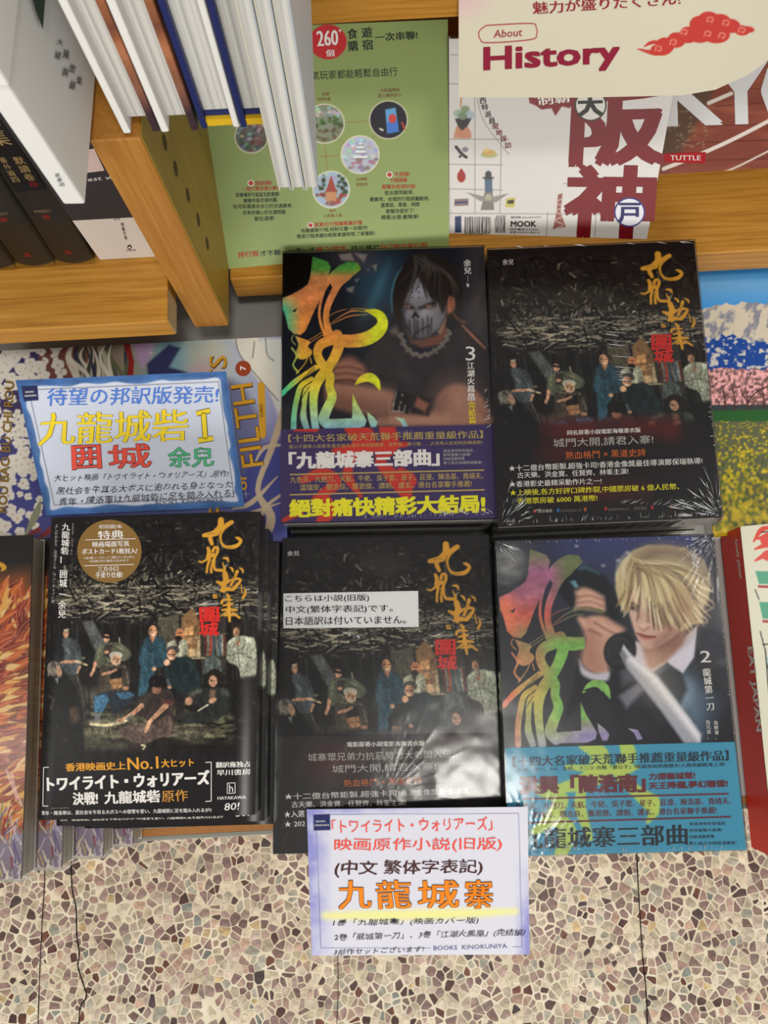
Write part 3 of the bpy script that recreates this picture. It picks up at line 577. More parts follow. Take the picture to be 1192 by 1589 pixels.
    for y in (745, 785, 825): c.stroke([(370, y), (440, y - 8), (520, y + 14)], [12, 14, 10], (164, 118, 100), .9, 5); c.stroke([(370, y + 18), (450, y + 14), (520, y + 32)], 3, (60, 36, 32), .8, 3)
    c.poly([(735, 905), (835, 925), (815, 1050), (710, 1025)], (26, 22, 22), 1, 2); c.poly([(835, 930), (960, 950), (940, 1060), (830, 1045)], (34, 28, 28), 1, 3); c.poly([(870, 945), (945, 985), (920, 1040), (850, 1000)], (150, 96, 76), .9, 3)
    for x, y in ((778, 932), (768, 978)): c.ell(x, y, 6, 6, (150, 144, 136), 1, 2)
    for q in [[(722, 985), (716, 1030), (788, 1038), (795, 1000)], [(760, 1000), (756, 1034)], [(740, 915), (722, 1000)]]: c.stroke(q, 3, (176, 166, 156), .9, 1.5, False)
    foil_dragon(c, 3); c.grain(9, 9, .05)
def hero_blond(c):
    c.frame(None, 760, 830, 4.0)
    i = np.arange(len(c.X)); g = fbm(c.X / 150, c.Y / 130, 4)
    c.C[:] = np.array([48, 50, 56]); c.mix(i, np.clip(1 - (c.Y - 40) / 520, 0, 1) * np.clip((c.X - 200) / 300, 0, 1) * (.7 + .4 * g), (62, 68, 116)); c.mix(i, np.clip((c.X - 1250) / 120, 0, 1) * .85, (30, 32, 50))
    c.mix(i, np.clip(1 - np.hypot(c.X - 120, c.Y - 180) / 200, 0, 1) * .8, (110, 110, 112)); c.ell(120, 185, 78, 84, (146, 146, 144), .8, 14); c.grain(90, 30, .25, 4, (30, 30, 330, 420))
    for x, y in ((706, 190), (795, 158), (540, 70), (860, 110)): c.ell(x, y, 6, 4, (220, 216, 220), .9, 3)
    # raised left glove and sleeve behind
    c.poly([(470, 260), (540, 200), (620, 190), (700, 240), (760, 310), (800, 420), (820, 540), (740, 520), (600, 470), (500, 440), (420, 350)], (30, 34, 40), 1, 3)
    c.stroke([(560, 210), (600, 205), (680, 240)], [6, 9, 4], (84, 130, 150), .8, 4); c.poly([(498, 290), (530, 280), (555, 325), (530, 330)], (110, 160, 178), .9, 2)
    # suit
    c.poly([(530, 860), (640, 900), (760, 860), (800, 820), (950, 900), (1190, 820), (1300, 700), (1390, 760), (1500, 1000), (1540, 1330), (560, 1330), (600, 1150), (570, 1000)], (34, 35, 42), 1, 3)
    c.poly([(560, 780), (530, 860), (600, 900), (740, 905), (740, 1000), (600, 1010), (440, 1200), (480, 1060), (540, 900)], (30, 31, 38), 1, 4)
    for q in [[(620, 930), (700, 1060), (760, 1200)], [(960, 960), (900, 1100), (1000, 1250)], [(1250, 860), (1330, 1000)], [(1000, 1050), (1060, 1180)]]: c.stroke(q, [8, 24, 10], (56, 58, 68), .6, 16)
    c.poly([(1060, 860), (1190, 850), (1310, 980), (1360, 1120), (1300, 1240), (1180, 1100), (1120, 1000)], (104, 136, 168), .8, 26, True)
    c.poly([(1120, 880), (1240, 920), (1240, 1000), (1160, 1060)], (150, 186, 214), .7, 14, True)
    c.poly([(1040, 870), (1110, 820), (1190, 845), (1230, 960), (1180, 1060)], (36, 40, 48), 1, 4); c.stroke([(1290, 980), (1400, 1030), (1440, 1000)], [20, 30, 10], (90, 112, 146), .35, 20)
    # shirt collar and neck
    c.poly([(905, 660), (990, 700), (1080, 740), (1200, 640), (1290, 560), (1270, 760), (1200, 860), (1100, 790), (1020, 850), (930, 850), (890, 760)], (212, 208, 220), 1, 2)
    c.poly([(940, 640), (1060, 700), (1170, 620), (1230, 540), (1200, 680), (1080, 800), (990, 840), (960, 740)], (166, 122, 104), 1, 4); c.ell(1010, 770, 40, 60, (196, 154, 130), .6, 20, .5); c.stroke([(1080, 700), (1180, 620)], [22, 30], (110, 76, 66), .7, 18)
    c.poly([(800, 1000), (920, 920), (960, 960), (850, 1080)], (140, 138, 152), .8, 4); c.poly([(810, 840), (870, 830), (900, 900), (820, 940)], (92, 92, 108), .7, 5)
    # face
    c.poly([(850, 340), (870, 290), (960, 300), (1100, 360), (1190, 440), (1200, 560), (1120, 650), (1020, 700), (960, 700), (915, 640), (880, 540), (858, 450)], (214, 180, 162), 1, 2.5, True)
    c.poly([(1010, 430), (1100, 470), (1190, 520), (1150, 630), (1040, 700), (1010, 660), (1090, 580), (1050, 500)], (158, 112, 98), .75, 20, True); c.stroke([(960, 690), (1050, 670), (1130, 600)], [6, 12, 12], (120, 80, 70), .5, 12)
    c.stroke([(852, 402), (880, 420), (925, 446)], [3, 6, 5], (70, 50, 44), 1, 2); c.ell(892, 452, 26, 10, (60, 44, 48), .9, 4, .45); c.ell(890, 455, 12, 7, (120, 96, 100), 1, 2, .4); c.ell(888, 454, 6, 6, (26, 20, 24), 1, 1.5)
    c.stroke([(985, 462), (1020, 486), (1050, 500)], [3, 6, 3], (60, 44, 44), .9, 3)
    c.stroke([(950, 470), (935, 530), (928, 572)], [3, 5, 4], (180, 136, 120), .8, 6); c.stroke([(930, 575), (955, 592), (990, 572)], [4, 6, 3], (134, 86, 74), .8, 3); c.ell(940, 565, 12, 14, (232, 204, 188), .8, 6)
    c.poly([(918, 610), (950, 612), (990, 628), (1030, 632), (985, 650), (940, 640)], (176, 104, 96), 1, 2.5, True); c.stroke([(918, 612), (960, 628), (1030, 634)], [2, 3, 3], (84, 44, 42), 1, 1.5); c.ell(965, 680, 22, 10, (226, 190, 172), .7, 8)
    # hair
    c.poly([(780, 330), (782, 240), (820, 160), (890, 95), (980, 62), (1100, 62), (1220, 80), (1330, 160), (1370, 250), (1370, 340), (1350, 420), (1310, 470), (1330, 540), (1260, 560), (1190, 600), (1160, 560), (1110, 530), (1070, 580), (1060, 520), (1010, 480), (985, 440), (930, 400), (880, 320), (858, 380), (862, 470), (840, 500), (800, 420)], (196, 180, 138), 1, 2)
    c.poly([(900, 120), (1000, 66), (1120, 66), (1240, 95), (1340, 180), (1370, 300), (1300, 240), (1200, 170), (1080, 150), (960, 190)], (132, 112, 96), .9, 12, True)
    c.poly([(930, 230), (1040, 230), (1110, 330), (1130, 470), (1040, 470), (960, 400), (900, 320)], (232, 220, 176), .7, 22, True)
    c.poly([(1160, 330), (1300, 380), (1350, 420), (1280, 540), (1180, 580), (1120, 480)], (178, 136, 104), .7, 22, True)
    r = random.Random(9)
    for k in range(90):
        t = r.uniform(0, 1); e = [(820, 430), (865, 480), (960, 420), (1060, 520), (1130, 560), (1200, 580), (1310, 520), (1360, 420), (1370, 300)]
        a = e[int(t * 8)]; b = e[min(8, int(t * 8) + 1)]; f = t * 8 - int(t * 8); x1 = a[0] + (b[0] - a[0]) * f; y1 = a[1] + (b[1] - a[1]) * f + r.uniform(-40, 10)
        x0, y0 = 900 + r.uniform(-20, 40), 180 + r.uniform(-40, 30); mx = (x0 + x1) / 2 + (x1 - x0) * .12; my = min(y0, y1) + abs(y1 - y0) * .32 - 20
        col = r.choice([(238, 228, 190), (216, 198, 150), (120, 96, 70), (168, 142, 104), (92, 74, 58)]); c.stroke([(x0, y0), (mx, my), (x1, y1)], [1, r.uniform(2, 6), .8], col, .5, 2)
    for q in [[(850, 110), (800, 180), (785, 280)], [(870, 120), (830, 200), (840, 270)]]: c.stroke(q, [3, 6, 3], (236, 230, 206), .6, 4)
    for q in [[(1330, 480), (1390, 450), (1380, 400)], [(1300, 540), (1350, 545), (1340, 510)], [(1340, 260), (1385, 330)]]: c.stroke(q, [4, 3, 1], (206, 184, 150), .8, 2)
    for k in range(26):     # loose ends of hair
        t = k / 25; a_ = np.array([(800, 430), (850, 500), (870, 380), (940, 420), (1000, 480), (1060, 560), (1110, 540), (1180, 590), (1260, 560), (1320, 530), (1340, 440), (1370, 350)]); j = t * 11; m_ = int(min(10, j)); e = a_[m_] + (a_[m_ + 1] - a_[m_]) * (j - m_)
        d_ = np.array([e[0] - 960, e[1] - 120]); d_ = d_ / np.linalg.norm(d_); o_ = r.uniform(18, 60); side_ = np.array([-d_[1], d_[0]]) * r.uniform(-16, 16)
        c.stroke([tuple(e - d_ * 90), tuple(e - d_ * 20 + side_ * .3), tuple(e + d_ * o_ + side_)], [3, r.uniform(5, 10), .5], r.choice([(222, 206, 160), (190, 162, 118), (232, 220, 184), (150, 120, 90)]), .95, 1.5)
    for k in range(20):
        t = r.uniform(0, 1); x1 = 830 + 520 * t; y1 = 470 + 110 * math.sin(t * 3.1) + r.uniform(-20, 20); c.stroke([(x1, y1), (x1 - (x1 - 960) * .16, y1 - 80), (x1 - (x1 - 960) * .3, y1 - 150)], [r.uniform(2, 5), 2, .4], r.choice([(96, 72, 56), (120, 92, 66), (70, 52, 46)]), .7, 2)
    # hands
    S = (196, 152, 132); D = (110, 72, 62)
    c.poly([(530, 350), (590, 325), (690, 380), (715, 430), (700, 480), (560, 460), (525, 470), (545, 400)], S, 1, 4, True)
    for y in (370, 408, 444): c.stroke([(545, y), (620, y - 12), (700, y + 18)], [10, 14, 10], (220, 178, 156), .8, 5); c.stroke([(545, y + 18), (620, y + 8), (700, y + 34)], 3, D, .8, 3)
    c.poly([(600, 510), (700, 500), (780, 545), (840, 590), (760, 640), (720, 720), (740, 840), (700, 870), (600, 830), (570, 760), (595, 640), (550, 520)], S, 1, 4, True)
    c.poly([(600, 640), (640, 560), (650, 700), (700, 840), (600, 820), (575, 750)], (160, 112, 96), .7, 16, True)
    for q in [[(640, 520), (720, 560), (790, 600)], [(640, 560), (700, 600), (760, 620)], [(560, 525), (600, 560)]]: c.stroke(q, [8, 10, 7][:len(q)], (226, 186, 164), .7, 6)
    for q in [[(650, 545), (720, 585), (780, 615)], [(620, 590), (690, 620)]]: c.stroke(q, 3, D, .7, 3)
    c.poly([(555, 775), (590, 830), (660, 860), (740, 850), (730, 905), (640, 900), (570, 860)], (196, 192, 204), 1, 3, True)
    # guard and blade
    c.ell(810, 722, 100, 112, (28, 30, 34), 1, 2, .3); c.ell(802, 716, 76, 88, (64, 66, 72), .9, 4, .3); c.ell(806, 716, 62, 74, (30, 32, 36), 1, 4, .3); c.ell(790, 700, 30, 44, (84, 86, 92), .5, 12, .3)
    c.poly([(806, 740), (832, 682), (872, 740), (848, 830)], (126, 128, 136), 1, 1.5); c.poly([(832, 682), (872, 735), (862, 760), (822, 705)], (208, 208, 214), 1, 2)
    c.poly([(850, 770), (868, 735), (1040, 880), (1250, 1150), (1310, 1240), (1310, 1330), (1230, 1330), (1060, 1090), (850, 830)], (168, 168, 178), 1, 1.5)
    c.poly([(872, 745), (1040, 880), (1310, 1240), (1300, 1290), (1000, 900), (860, 780)], (244, 242, 246), .9, 5); c.stroke([(852, 825), (1060, 1085), (1230, 1325)], 3, (90, 92, 104), .8, 2)
    c.ell(1000, 865, 40, 50, (250, 236, 214), .5, 40); c.ell(1150, 1000, 50, 40, (250, 240, 220), .35, 40, .8)
    am = affine([(222, 72), (470, 925), (35, 320)], [(250, 90), (565, 1045), (60, 375)]); inv = np.linalg.inv(np.vstack([am, [0, 0, 1]]))
    X, Y = c.X.copy(), c.Y.copy(); c.X = inv[0, 0] * X + inv[0, 1] * Y + inv[0, 2]; c.Y = inv[1, 0] * X + inv[1, 1] * Y + inv[1, 2]
    hand = c.C.copy(); foil_dragon(c, 2); c.X, c.Y = X, Y
    keep = (X > 590) & (Y > 480) & (Y < 900); c.C[keep] = hand[keep]
    c.grain(9, 9, .05)
def meadow(c):
    c.frame(); x, y = c.X, c.Y
    c.grad(y, [(385, (36, 112, 192)), (420, (66, 146, 214)), (440, (110, 164, 210)), (480, (60, 146, 218)), (520, (70, 150, 214))])
    n = fbm(x / 14, y / 14, 5); ridge = 480 - 8 * np.sin((x - 1080) / 30) - 16 * np.clip((x - 1140) / 50, 0, 1) + 14 * (fbm(x / 12, y * 0 + 3, 4) - .5)
    m = np.nonzero(y > ridge)[0]; c.mix(m, np.ones(len(m)), (206, 196, 176)); sh = np.clip((fbm(x / 10 + y / 30, y / 14, 5) - .5) * 7, 0, 1); c.mix(m, sh[m] * .75, (110, 116, 140))
    low = 518 + (x - 1083) * .12 + 22 * (fbm(x / 16, y / 20, 4) - .5); m = np.nonzero(y > low)[0]; c.mix(m, np.ones(len(m)), (30, 70, 150)); k = np.clip((fbm(x / 7, y / 5, 4) - .53) * 9, 0, 1) * (y < low + 46); c.mix(m, k[m], (200, 196, 188))
    m = np.nonzero(y > 573 + 8 * (fbm(x / 8, y * 0, 3) - .5))[0]; c.mix(m, np.ones(len(m)), (176, 128, 128)); k = np.clip((fbm(x / 4, y / 4, 4) - .5) * 8, -1, 1); c.C[m] = np.clip(c.C[m] * (1 + .35 * k[m])[:, None], 0, 255)
    m = np.nonzero(y > 628)[0]; c.mix(m, np.ones(len(m)), (56, 62, 62))
    for a in (1098, 1125, 1140, 1160, 1185): c.stroke([(a - 3, 600), (a, 618), (a + 1, 640)], [.6, 1.2, 1.8], (70, 44, 44), .9)
    for q in [[(1160, 625), (1172, 610), (1190, 600)], [(1160, 625), (1150, 605)]]: c.stroke(q, 1, (64, 40, 42))
    m = np.nonzero(y > 638 + (x - 1083) * -.02)[0]; c.mix(m, np.ones(len(m)), (40, 92, 42)); m = np.nonzero(y > 654)[0]; c.mix(m, np.ones(len(m)), (92, 96, 70))
    r = random.Random(2)
    for k in range(2100):
        px = r.uniform(1075, 1335); py = 655 + 180 * r.random(); s = .8 + 3.8 * (py - 655) / 180; py += 4 * math.sin(px / 6)
        c.ell(px, py, s * r.uniform(.7, 1.3), s * r.uniform(.7, 1.3), r.choice([(206, 178, 30), (226, 200, 44), (186, 158, 26), (110, 120, 40), (214, 184, 30), (70, 84, 34)]), .85, .8 + s * .3)
def blossom_book(c):
    c.frame(); x, y = c.X, c.Y
    c.grad(x, [(-40, (58, 52, 92)), (60, (66, 58, 96)), (130, (96, 66, 62)), (200, (150, 140, 120)), (260, (110, 150, 160)), (330, (184, 196, 196)), (440, (150, 150, 190))])
    m = np.nonzero((y > 640))[0]; c.mix(m, np.clip((y[m] - 640) / 90, 0, 1) * .8, (70, 74, 140))
    m = np.nonzero((x > 60) & (x < 150) & (y < 640))[0]; c.mix(m, np.full(len(m), .75), (124, 74, 60))
    r = random.Random(11)
    def bl(cx, cy, s):
        for q in range(5): a = q * 1.256 + r.random(); c.ell(cx + s * .62 * math.cos(a), cy + s * .62 * math.sin(a), s * .55, s * .5, (214, 208, 198), 1, .6)
        c.ell(cx, cy, s * .25, s * .25, (190, 170, 140))
    for q in [[(-20, 620), (20, 560), (60, 535)], [(20, 560), (40, 590)], [(-30, 840), (10, 760), (30, 700)], [(0, 560), (40, 545)]]: c.stroke(q, [5, 6, 3], (206, 198, 188))
    for k in range(70): bl(r.uniform(-5, 95), r.uniform(530, 605), r.uniform(5, 9))
    for k in range(90): bl(r.gauss(8, 22) + (10 if k % 2 else 0), r.uniform(610, 835), r.uniform(5, 9))
    for k in range(24): bl(r.uniform(20, 62), r.uniform(640, 830), r.uniform(4, 8))
    for k in range(26):
        a = r.uniform(112, 195); b = r.choice([(92, 96, 70), (60, 62, 60), (180, 172, 150), (50, 52, 70), (214, 208, 190)]); c.stroke([(a, 530), (a + r.uniform(-14, 16), 555), (a + r.uniform(-6, 20), 585), (a + r.uniform(-4, 20), 625)], [1, r.uniform(1.5, 4), 3, 1], b, .9)
    c.poly([(190, 530), (200, 560), (196, 600), (206, 600), (208, 560), (200, 528)], (140, 40, 40)); c.poly([(205, 530), (240, 528), (225, 570), (214, 560)], (176, 140, 180), .8, 4, True)
    c.poly([(228, 565), (262, 535), (280, 540), (262, 570), (300, 580), (230, 585)], (52, 54, 92), 1, 2); c.poly([(290, 530), (350, 540), (330, 620), (300, 600)], (190, 180, 150), .5, 12, True)
    c.ell(315, 578, 24, 20, (190, 150, 170), .5, 8); c.poly([(405, 525), (440, 525), (445, 700), (430, 640), (400, 560)], (206, 208, 204), 1, 3)
    c.poly([(362, 522), (400, 522), (420, 560), (435, 620), (400, 590), (372, 550)], (214, 210, 198), 1, 2)
    for q in [[(365, 520), (372, 550), (400, 585), (432, 622)], [(395, 530), (392, 555)], [(412, 525), (415, 550), (425, 560)]]: c.stroke(q, .7, (90, 84, 76), .9)
    c.poly([(330, 620), (360, 590), (400, 640), (410, 700), (380, 740), (330, 700)], (96, 98, 140), .8, 8, True)
    c.poly([(390, 700), (440, 680), (440, 830), (350, 830), (370, 770)], (62, 66, 130), .9, 6)
    for q, w in [([(440, 640), (420, 700), (400, 760), (420, 800), (415, 830)], [6, 5, 4, 7, 6]), ([(360, 790), (390, 780), (430, 740)], [1, 4, 1]), ([(330, 826), (380, 800), (436, 780)], [2, 3, 1]), ([(440, 690), (410, 695), (395, 720)], [2, 3, 1]), ([(400, 830), (410, 790), (440, 765)], [2, 3, 2])]: c.stroke(q, w, (190, 170, 140), .95)
    for k in range(8): a = r.uniform(20, 430); b = r.uniform(545, 830); c.stroke([(a - 6, b), (a + 6, b)], [.3, 1, .3], (240, 230, 200), .7); c.stroke([(a, b - 6), (a, b + 6)], [.3, 1, .3], (240, 230, 200), .7)
    for q in [[(60, 835), (90, 815), (110, 806)], [(20, 845), (60, 822)]]: c.stroke(q, [3, 6, 4], (120, 50, 56))
    for q in [[(40, 830), (55, 800), (62, 780)]]: c.stroke(q, [2, 6, 2], (130, 134, 110))
def phoenix(c):
    c.frame(); x, y = c.X, c.Y
    c.grad(y, [(820, (30, 26, 24)), (900, (40, 38, 36)), (1000, (60, 62, 60)), (1200, (150, 96, 70)), (1290, (150, 140, 160)), (1400, (130, 110, 120))])
    c.poly([(-150, 930), (10, 890), (52, 905), (50, 1060), (40, 1270), (-160, 1300)], (150, 84, 44), .95, 14, True)
    r = random.Random(21); P_ = [(206, 104, 48), (226, 170, 84), (150, 56, 38), (236, 200, 130), (184, 84, 50), (120, 44, 34)]
    for k in range(520):
        a = r.uniform(-60, 60); b = 890 + 380 * r.random(); t = (b - 890) / 380; an = 1.3 - 2.2 * t + r.gauss(0, .25); L = r.uniform(18, 46)
        if a < 10 + 20 * t and b < 1020: continue
        q = [(a, b), (a - L * .5 * math.cos(an) - 4, b + L * .5 * abs(math.sin(an))), (a - L * math.cos(an), b + L * abs(math.sin(an)))]
        c.stroke(q, [1, r.uniform(2.5, 5.5), 1], r.choice(P_), 1, .6); c.stroke(q, .5, (240, 214, 170), .6)
    c.stroke([(-5, 872), (6, 880), (2, 886)], [2, 4, 1], (226, 170, 60))
    for k in range(150):
        a = r.uniform(-60, 60); b = r.uniform(1235, 1370); c.stroke([(a, b), (a + r.uniform(-20, 20), b + r.uniform(10, 40))], [1, 3, 1], r.choice([(200, 190, 206), (140, 36, 46), (226, 216, 190), (96, 84, 130), (210, 190, 120), (96, 120, 84)]), .95)
    for q in [[(18, 1200), (24, 1225), (34, 1250)], [(10, 1195), (26, 1240)]]: c.stroke(q, 1.5, (240, 200, 200), .8)

# ---------------------------------------------------------------- the setting: floor with its stone chips
FZ = -0.28
fl = Acc(); fl.add(aabox(-1.3, 1.3, -0.9, 1.2, FZ - 0.03, FZ), BOXF, (214, 204, 180)); floor = fl.build('floor', 'dull_vcol'); tag(floor, kind='structure')
mf = mat('mortar', 0.35, 0.5, (208, 198, 172)); ntf = mf.node_tree
nn_ = node(ntf, 'ShaderNodeTexNoise'); nn_.inputs['Scale'].default_value = 60; nn_.inputs['Detail'].default_value = 6
ntf.links.new(ramp(ntf, nn_.outputs[0], [(0.35, (196, 186, 160)), (0.65, (220, 212, 190))]), ntf.nodes['Principled BSDF'].inputs['Base Color'])
floor.data.materials[0] = mf
ms = mat('chip_stone', 0.3, 0.5, vcol=True); nts = ms.node_tree
n1 = node(nts, 'ShaderNodeTexNoise'); n1.inputs['Scale'].default_value = 130; n1.inputs['Detail'].default_value = 5
tcs = node(nts, 'ShaderNodeTexCoord'); nts.links.new(tcs.outputs['Object'], n1.inputs['Vector'])
mx = node(nts, 'ShaderNodeMix', data_type='RGBA', blend_type='MULTIPLY'); mx.inputs[0].default_value = 0.75
at = [n for n in nts.nodes if n.type == 'ATTRIBUTE'][0]
nts.links.new(at.outputs['Color'], mx.inputs[6]); nts.links.new(ramp(nts, n1.outputs[0], [(0.32, (170, 164, 164)), (0.62, (255, 252, 250))]), mx.inputs[7])
nts.links.new(mx.outputs[2], nts.nodes['Principled BSDF'].inputs['Base Color'])
def chips():
    r = random.Random(4); X0, X1, Y0, Y1 = -0.60, 0.60, -0.52, -0.08
    cell = 0.010; grid = {}; seeds = []
    def near(x, y, R):
        k = int(math.ceil(R / cell)); gx, gy = int(x // cell), int(y // cell)
        for i in range(gx - k, gx + k + 1):
            for j in range(gy - k, gy + k + 1):
                for s in grid.get((i, j), ()): yield s
    for _ in range(14200):
        x, y = r.uniform(X0, X1), r.uniform(Y0, Y1); q = r.choice((.0026, .0034, .0044, .0062))
        if all(math.hypot(x - s[0], y - s[1]) > max(q, s[2] * .9) for s in near(x, y, .0065)):
            s = (x, y, q); seeds.append(s); grid.setdefault((int(x // cell), int(y // cell)), []).append(s)
    pal = [(204, 192, 170), (196, 186, 160), (188, 176, 152), (176, 152, 142), (150, 124, 116), (198, 182, 166), (122, 98, 92), (96, 72, 68), (170, 168, 154), (140, 116, 112), (206, 196, 176), (112, 70, 56), (76, 62, 62), (186, 158, 140), (156, 136, 128), (204, 180, 134), (132, 138, 132), (164, 140, 132), (88, 58, 52)]
    wts = [12, 9, 8, 8, 8, 9, 8, 6, 6, 8, 9, 3, 3, 7, 8, 1.5, 2, 8, 3]; out = []
    for x, y, R in seeds:
        m = r.choice([4, 5, 5, 6, 6, 7]); st = r.uniform(.72, 1.38); shr = r.uniform(.0, .0014); cap = r.choice((.0062, .0085, .0115, .0140)); an = r.random() * 3.14; pts = []
        for k in range(m):
            a = 2 * math.pi * (k + r.uniform(-.28, .28)) / m; q = cap * r.uniform(.8, 1.1); u, v = q * math.cos(a) * st, q * math.sin(a) / st
            pts.append((x + u * math.cos(an) - v * math.sin(an), y + u * math.sin(an) + v * math.cos(an)))
        for s in near(x, y, .03):
            d2 = (s[0] - x) ** 2 + (s[1] - y) ** 2
            if d2 < 1e-12 or d2 > .031 ** 2: continue
            D = math.sqrt(d2); nx, ny = (s[0] - x) / D, (s[1] - y) / D; lim = D / 2 - .00035 - shr * r.uniform(.3, 1.0)
            new = []
            for A, B in zip(pts, pts[1:] + pts[:1]):
                da = (A[0] - x) * nx + (A[1] - y) * ny - lim; db = (B[0] - x) * nx + (B[1] - y) * ny - lim
                if da <= 0: new.append(A)
                if (da < 0) != (db < 0): t = da / (da - db); new.append((A[0] + (B[0] - A[0]) * t, A[1] + (B[1] - A[1]) * t))
            pts = new
            if len(pts) < 3: break
        if len(pts) < 3: continue
        c = []
        for A, B in zip(pts, pts[1:] + pts[:1]):
            L = math.hypot(B[0] - A[0], B[1] - A[1])
            if L > 0.0003: c.append((A[0] + (B[0] - A[0]) * .07, A[1] + (B[1] - A[1]) * .07)); c.append((A[0] + (B[0] - A[0]) * .93, A[1] + (B[1] - A[1]) * .93))
        if len(c) < 4: continue
        R = math.sqrt(abs(sum(A[0] * B[1] - B[0] * A[1] for A, B in zip(c, c[1:] + c[:1]))) / 2)
        if R < .0012: continue
        col = np.array(r.choices(pal, wts)[0], float) * r.uniform(.88, 1.1); out.append((R, c, np.clip(col, 0, 250)))
    return out
ch = chips()
def chip_geo(acc, c, col, h):
    n = len(c); v = [(x, y, FZ + h) for x, y in c] + [(x + (x - sum(p[0] for p in c) / n) * .04, y + (y - sum(p[1] for p in c) / n) * .04, FZ - 0.002) for x, y in c]
    acc.add(v, [tuple(range(n))] + [(i, (i + 1) % n, n + (i + 1) % n, n + i) for i in range(n)], col)
inview = []
for k, (R, c, col) in enumerate(ch):
    p = np.array([c[0][0], c[0][1], FZ]) - CAM; zz = p @ _f; px = CX + F_PX * (p @ _r) / zz; py = CY - F_PX * (p @ _u) / zz
    vis = 0 < px < 1192 and 1290 < py < 1589 and not (480 < px < 830 and py < 1490)
    inview.append((-(R if vis else 0), k))
inview.sort(); big = set(k for _, k in inview[:298]); rest = Acc(); rr = random.Random(8)
for k, (R, c, col) in enumerate(ch):
    h = 0.00025 + rr.uniform(0, .0002)
    if k in big:
        a = Acc(); n = len(c); cx = sum(p[0] for p in c) / n; cy = sum(p[1] for p in c) / n
        chip_geo(a, c, col, h); o = a.build('stone_chip', 'chip_stone', origin=(cx, cy, FZ)); o.parent = floor
        o.location = Vector((cx, cy, FZ)) - floor.location
    else: chip_geo(rest, c, col, h)
o = rest.build('small_stone_chips', 'chip_stone', floor, origin=(0, 0, 0)); tag(o, kind='stuff')
mat('crack_dark', 0.9, 0.1, (26, 22, 18))
def crack(pts, hw):
    pf = flat(FZ + 0.00062); q = smooth(pts, 4); d = np.gradient(q, axis=0); n = np.stack([d[:, 1], -d[:, 0]], 1); n /= np.linalg.norm(n, axis=1)[:, None]
    w = hw * (0.75 + .5 * np.sin(np.arange(len(q)) * 1.7) ** 2)[:, None]; L = pf.hit(*(q - n * w).T); R_ = pf.hit(*(q + n * w).T); m = len(q)
    v = np.concatenate([L, R_, L - [0, 0, .002], R_ - [0, 0, .002]]); a = Acc()
    a.add(v, [(i, i + 1, m + i + 1, m + i) for i in range(m - 1)] + [(i, i + 1, 2 * m + i + 1, 2 * m + i) for i in range(m - 1)], (20, 18, 16)); o = a.build('floor_joint', 'crack_dark', floor, origin=(0, 0, 0)); return o
crack([(70, 1300), (69, 1370), (66, 1420), (62, 1500), (58, 1620)], .75)
crack([(110, 1330), (112, 1380), (118, 1410), (119, 1450), (123, 1480), (121, 1500), (130, 1530), (134, 1548), (124, 1566), (122, 1620)], 1.0)
crack([(524, 1470), (525, 1530), (523, 1580), (522, 1620)], .5)
crack([(988, 1300), (990, 1360), (994, 1430), (998, 1490), (1003, 1540), (1006, 1620)], .85)

# ---------------------------------------------------------------- low display table
TY = P(600, 1266, 0)[1]
table = thing('display_table', 'low display table with grey laminate top and narrow wooden edging, under the book piles', 'table', (0, 0.2, FZ))
boxobj('table_top', aabox(-0.75, 0.75, TY, 0.62, -0.02, 0.0), 'laminate', table)
em = mat('chip_edge', 0.5, 0.3); ne = em.node_tree; nz = node(ne, 'ShaderNodeTexNoise'); nz.inputs['Scale'].default_value = 260
ne.links.new(ramp(ne, nz.outputs[0], [(0.4, (110, 66, 28)), (0.6, (176, 120, 60))]), ne.nodes['Principled BSDF'].inputs['Base Color'])
boxobj('wood_edge', aabox(-0.75, 0.75, TY - 0.0050, TY, -0.02, 0.0005), 'chip_edge', table)
boxobj('metal_edge', aabox(-0.75, 0.75, TY - 0.0085, TY - 0.0050, -0.022, -0.0005), 'metal_trim', table, bevel=0.0006)
boxobj('plinth', aabox(-0.73, 0.73, TY + 0.02, 0.62, FZ, -0.02), 'oak_along', table)

# ---------------------------------------------------------------- oak bookcase
UZ = 0.0590; UY = float(P(330, 507, UZ)[1]); ux0 = float(P(303, 507, UZ)[0]); ux1 = float(P(356, 505, UZ)[0])
case = thing('bookcase', 'oak bookcase rising behind the display table, with upright panel, ledge and back', 'bookcase', (0.1, 0.5, 0))
up_ = boxobj('upright_panel', aabox(ux0, ux1 - 0.0006, UY, 0.618, UZ, 0.262), 'oak_upright', case, bevel=0.0008)
boxobj('side_lining', aabox(ux1 - 0.0006, ux1, UY + 0.0012, 0.618, UZ + .001, 0.262), 'oak_dull', case)
for px, py in ((256, 221), (273, 262), (292, 303), (308, 341), (322, 378)):   # shelf-pin holes
    # the row of holes sits on the inner face of the upright
    pl = Plane((ux1 + 0.0002, 0, 0), (1, 0, 0)); p = pl.hit(px, py); a = Acc(); n = 14
    ring = [(p[0], p[1] + .0042 * math.cos(2 * math.pi * k / n), p[2] + .0042 * math.sin(2 * math.pi * k / n)) for k in range(n)]
    a.add(ring + [(q[0] - .004, q[1], q[2]) for q in ring], [tuple(range(n)), tuple(range(n, 2 * n))] + [(i, (i + 1) % n, n + (i + 1) % n, n + i) for i in range(n)], (0, 0, 0)); a.build('peg_hole', 'peg_dark', up_)
LY = float(P(400, 431, .058)[1])
boxobj('display_ledge', aabox(ux1 + 0.0005, 0.75, LY, 0.618, 0.030, 0.058), 'oak_along', case, bevel=0.001)
boxobj('back_panel', aabox(-0.75, 0.75, 0.62, 0.64, 0.0, 0.60), 'oak_along', case)
BY = float(P(600, 33, .235)[1])
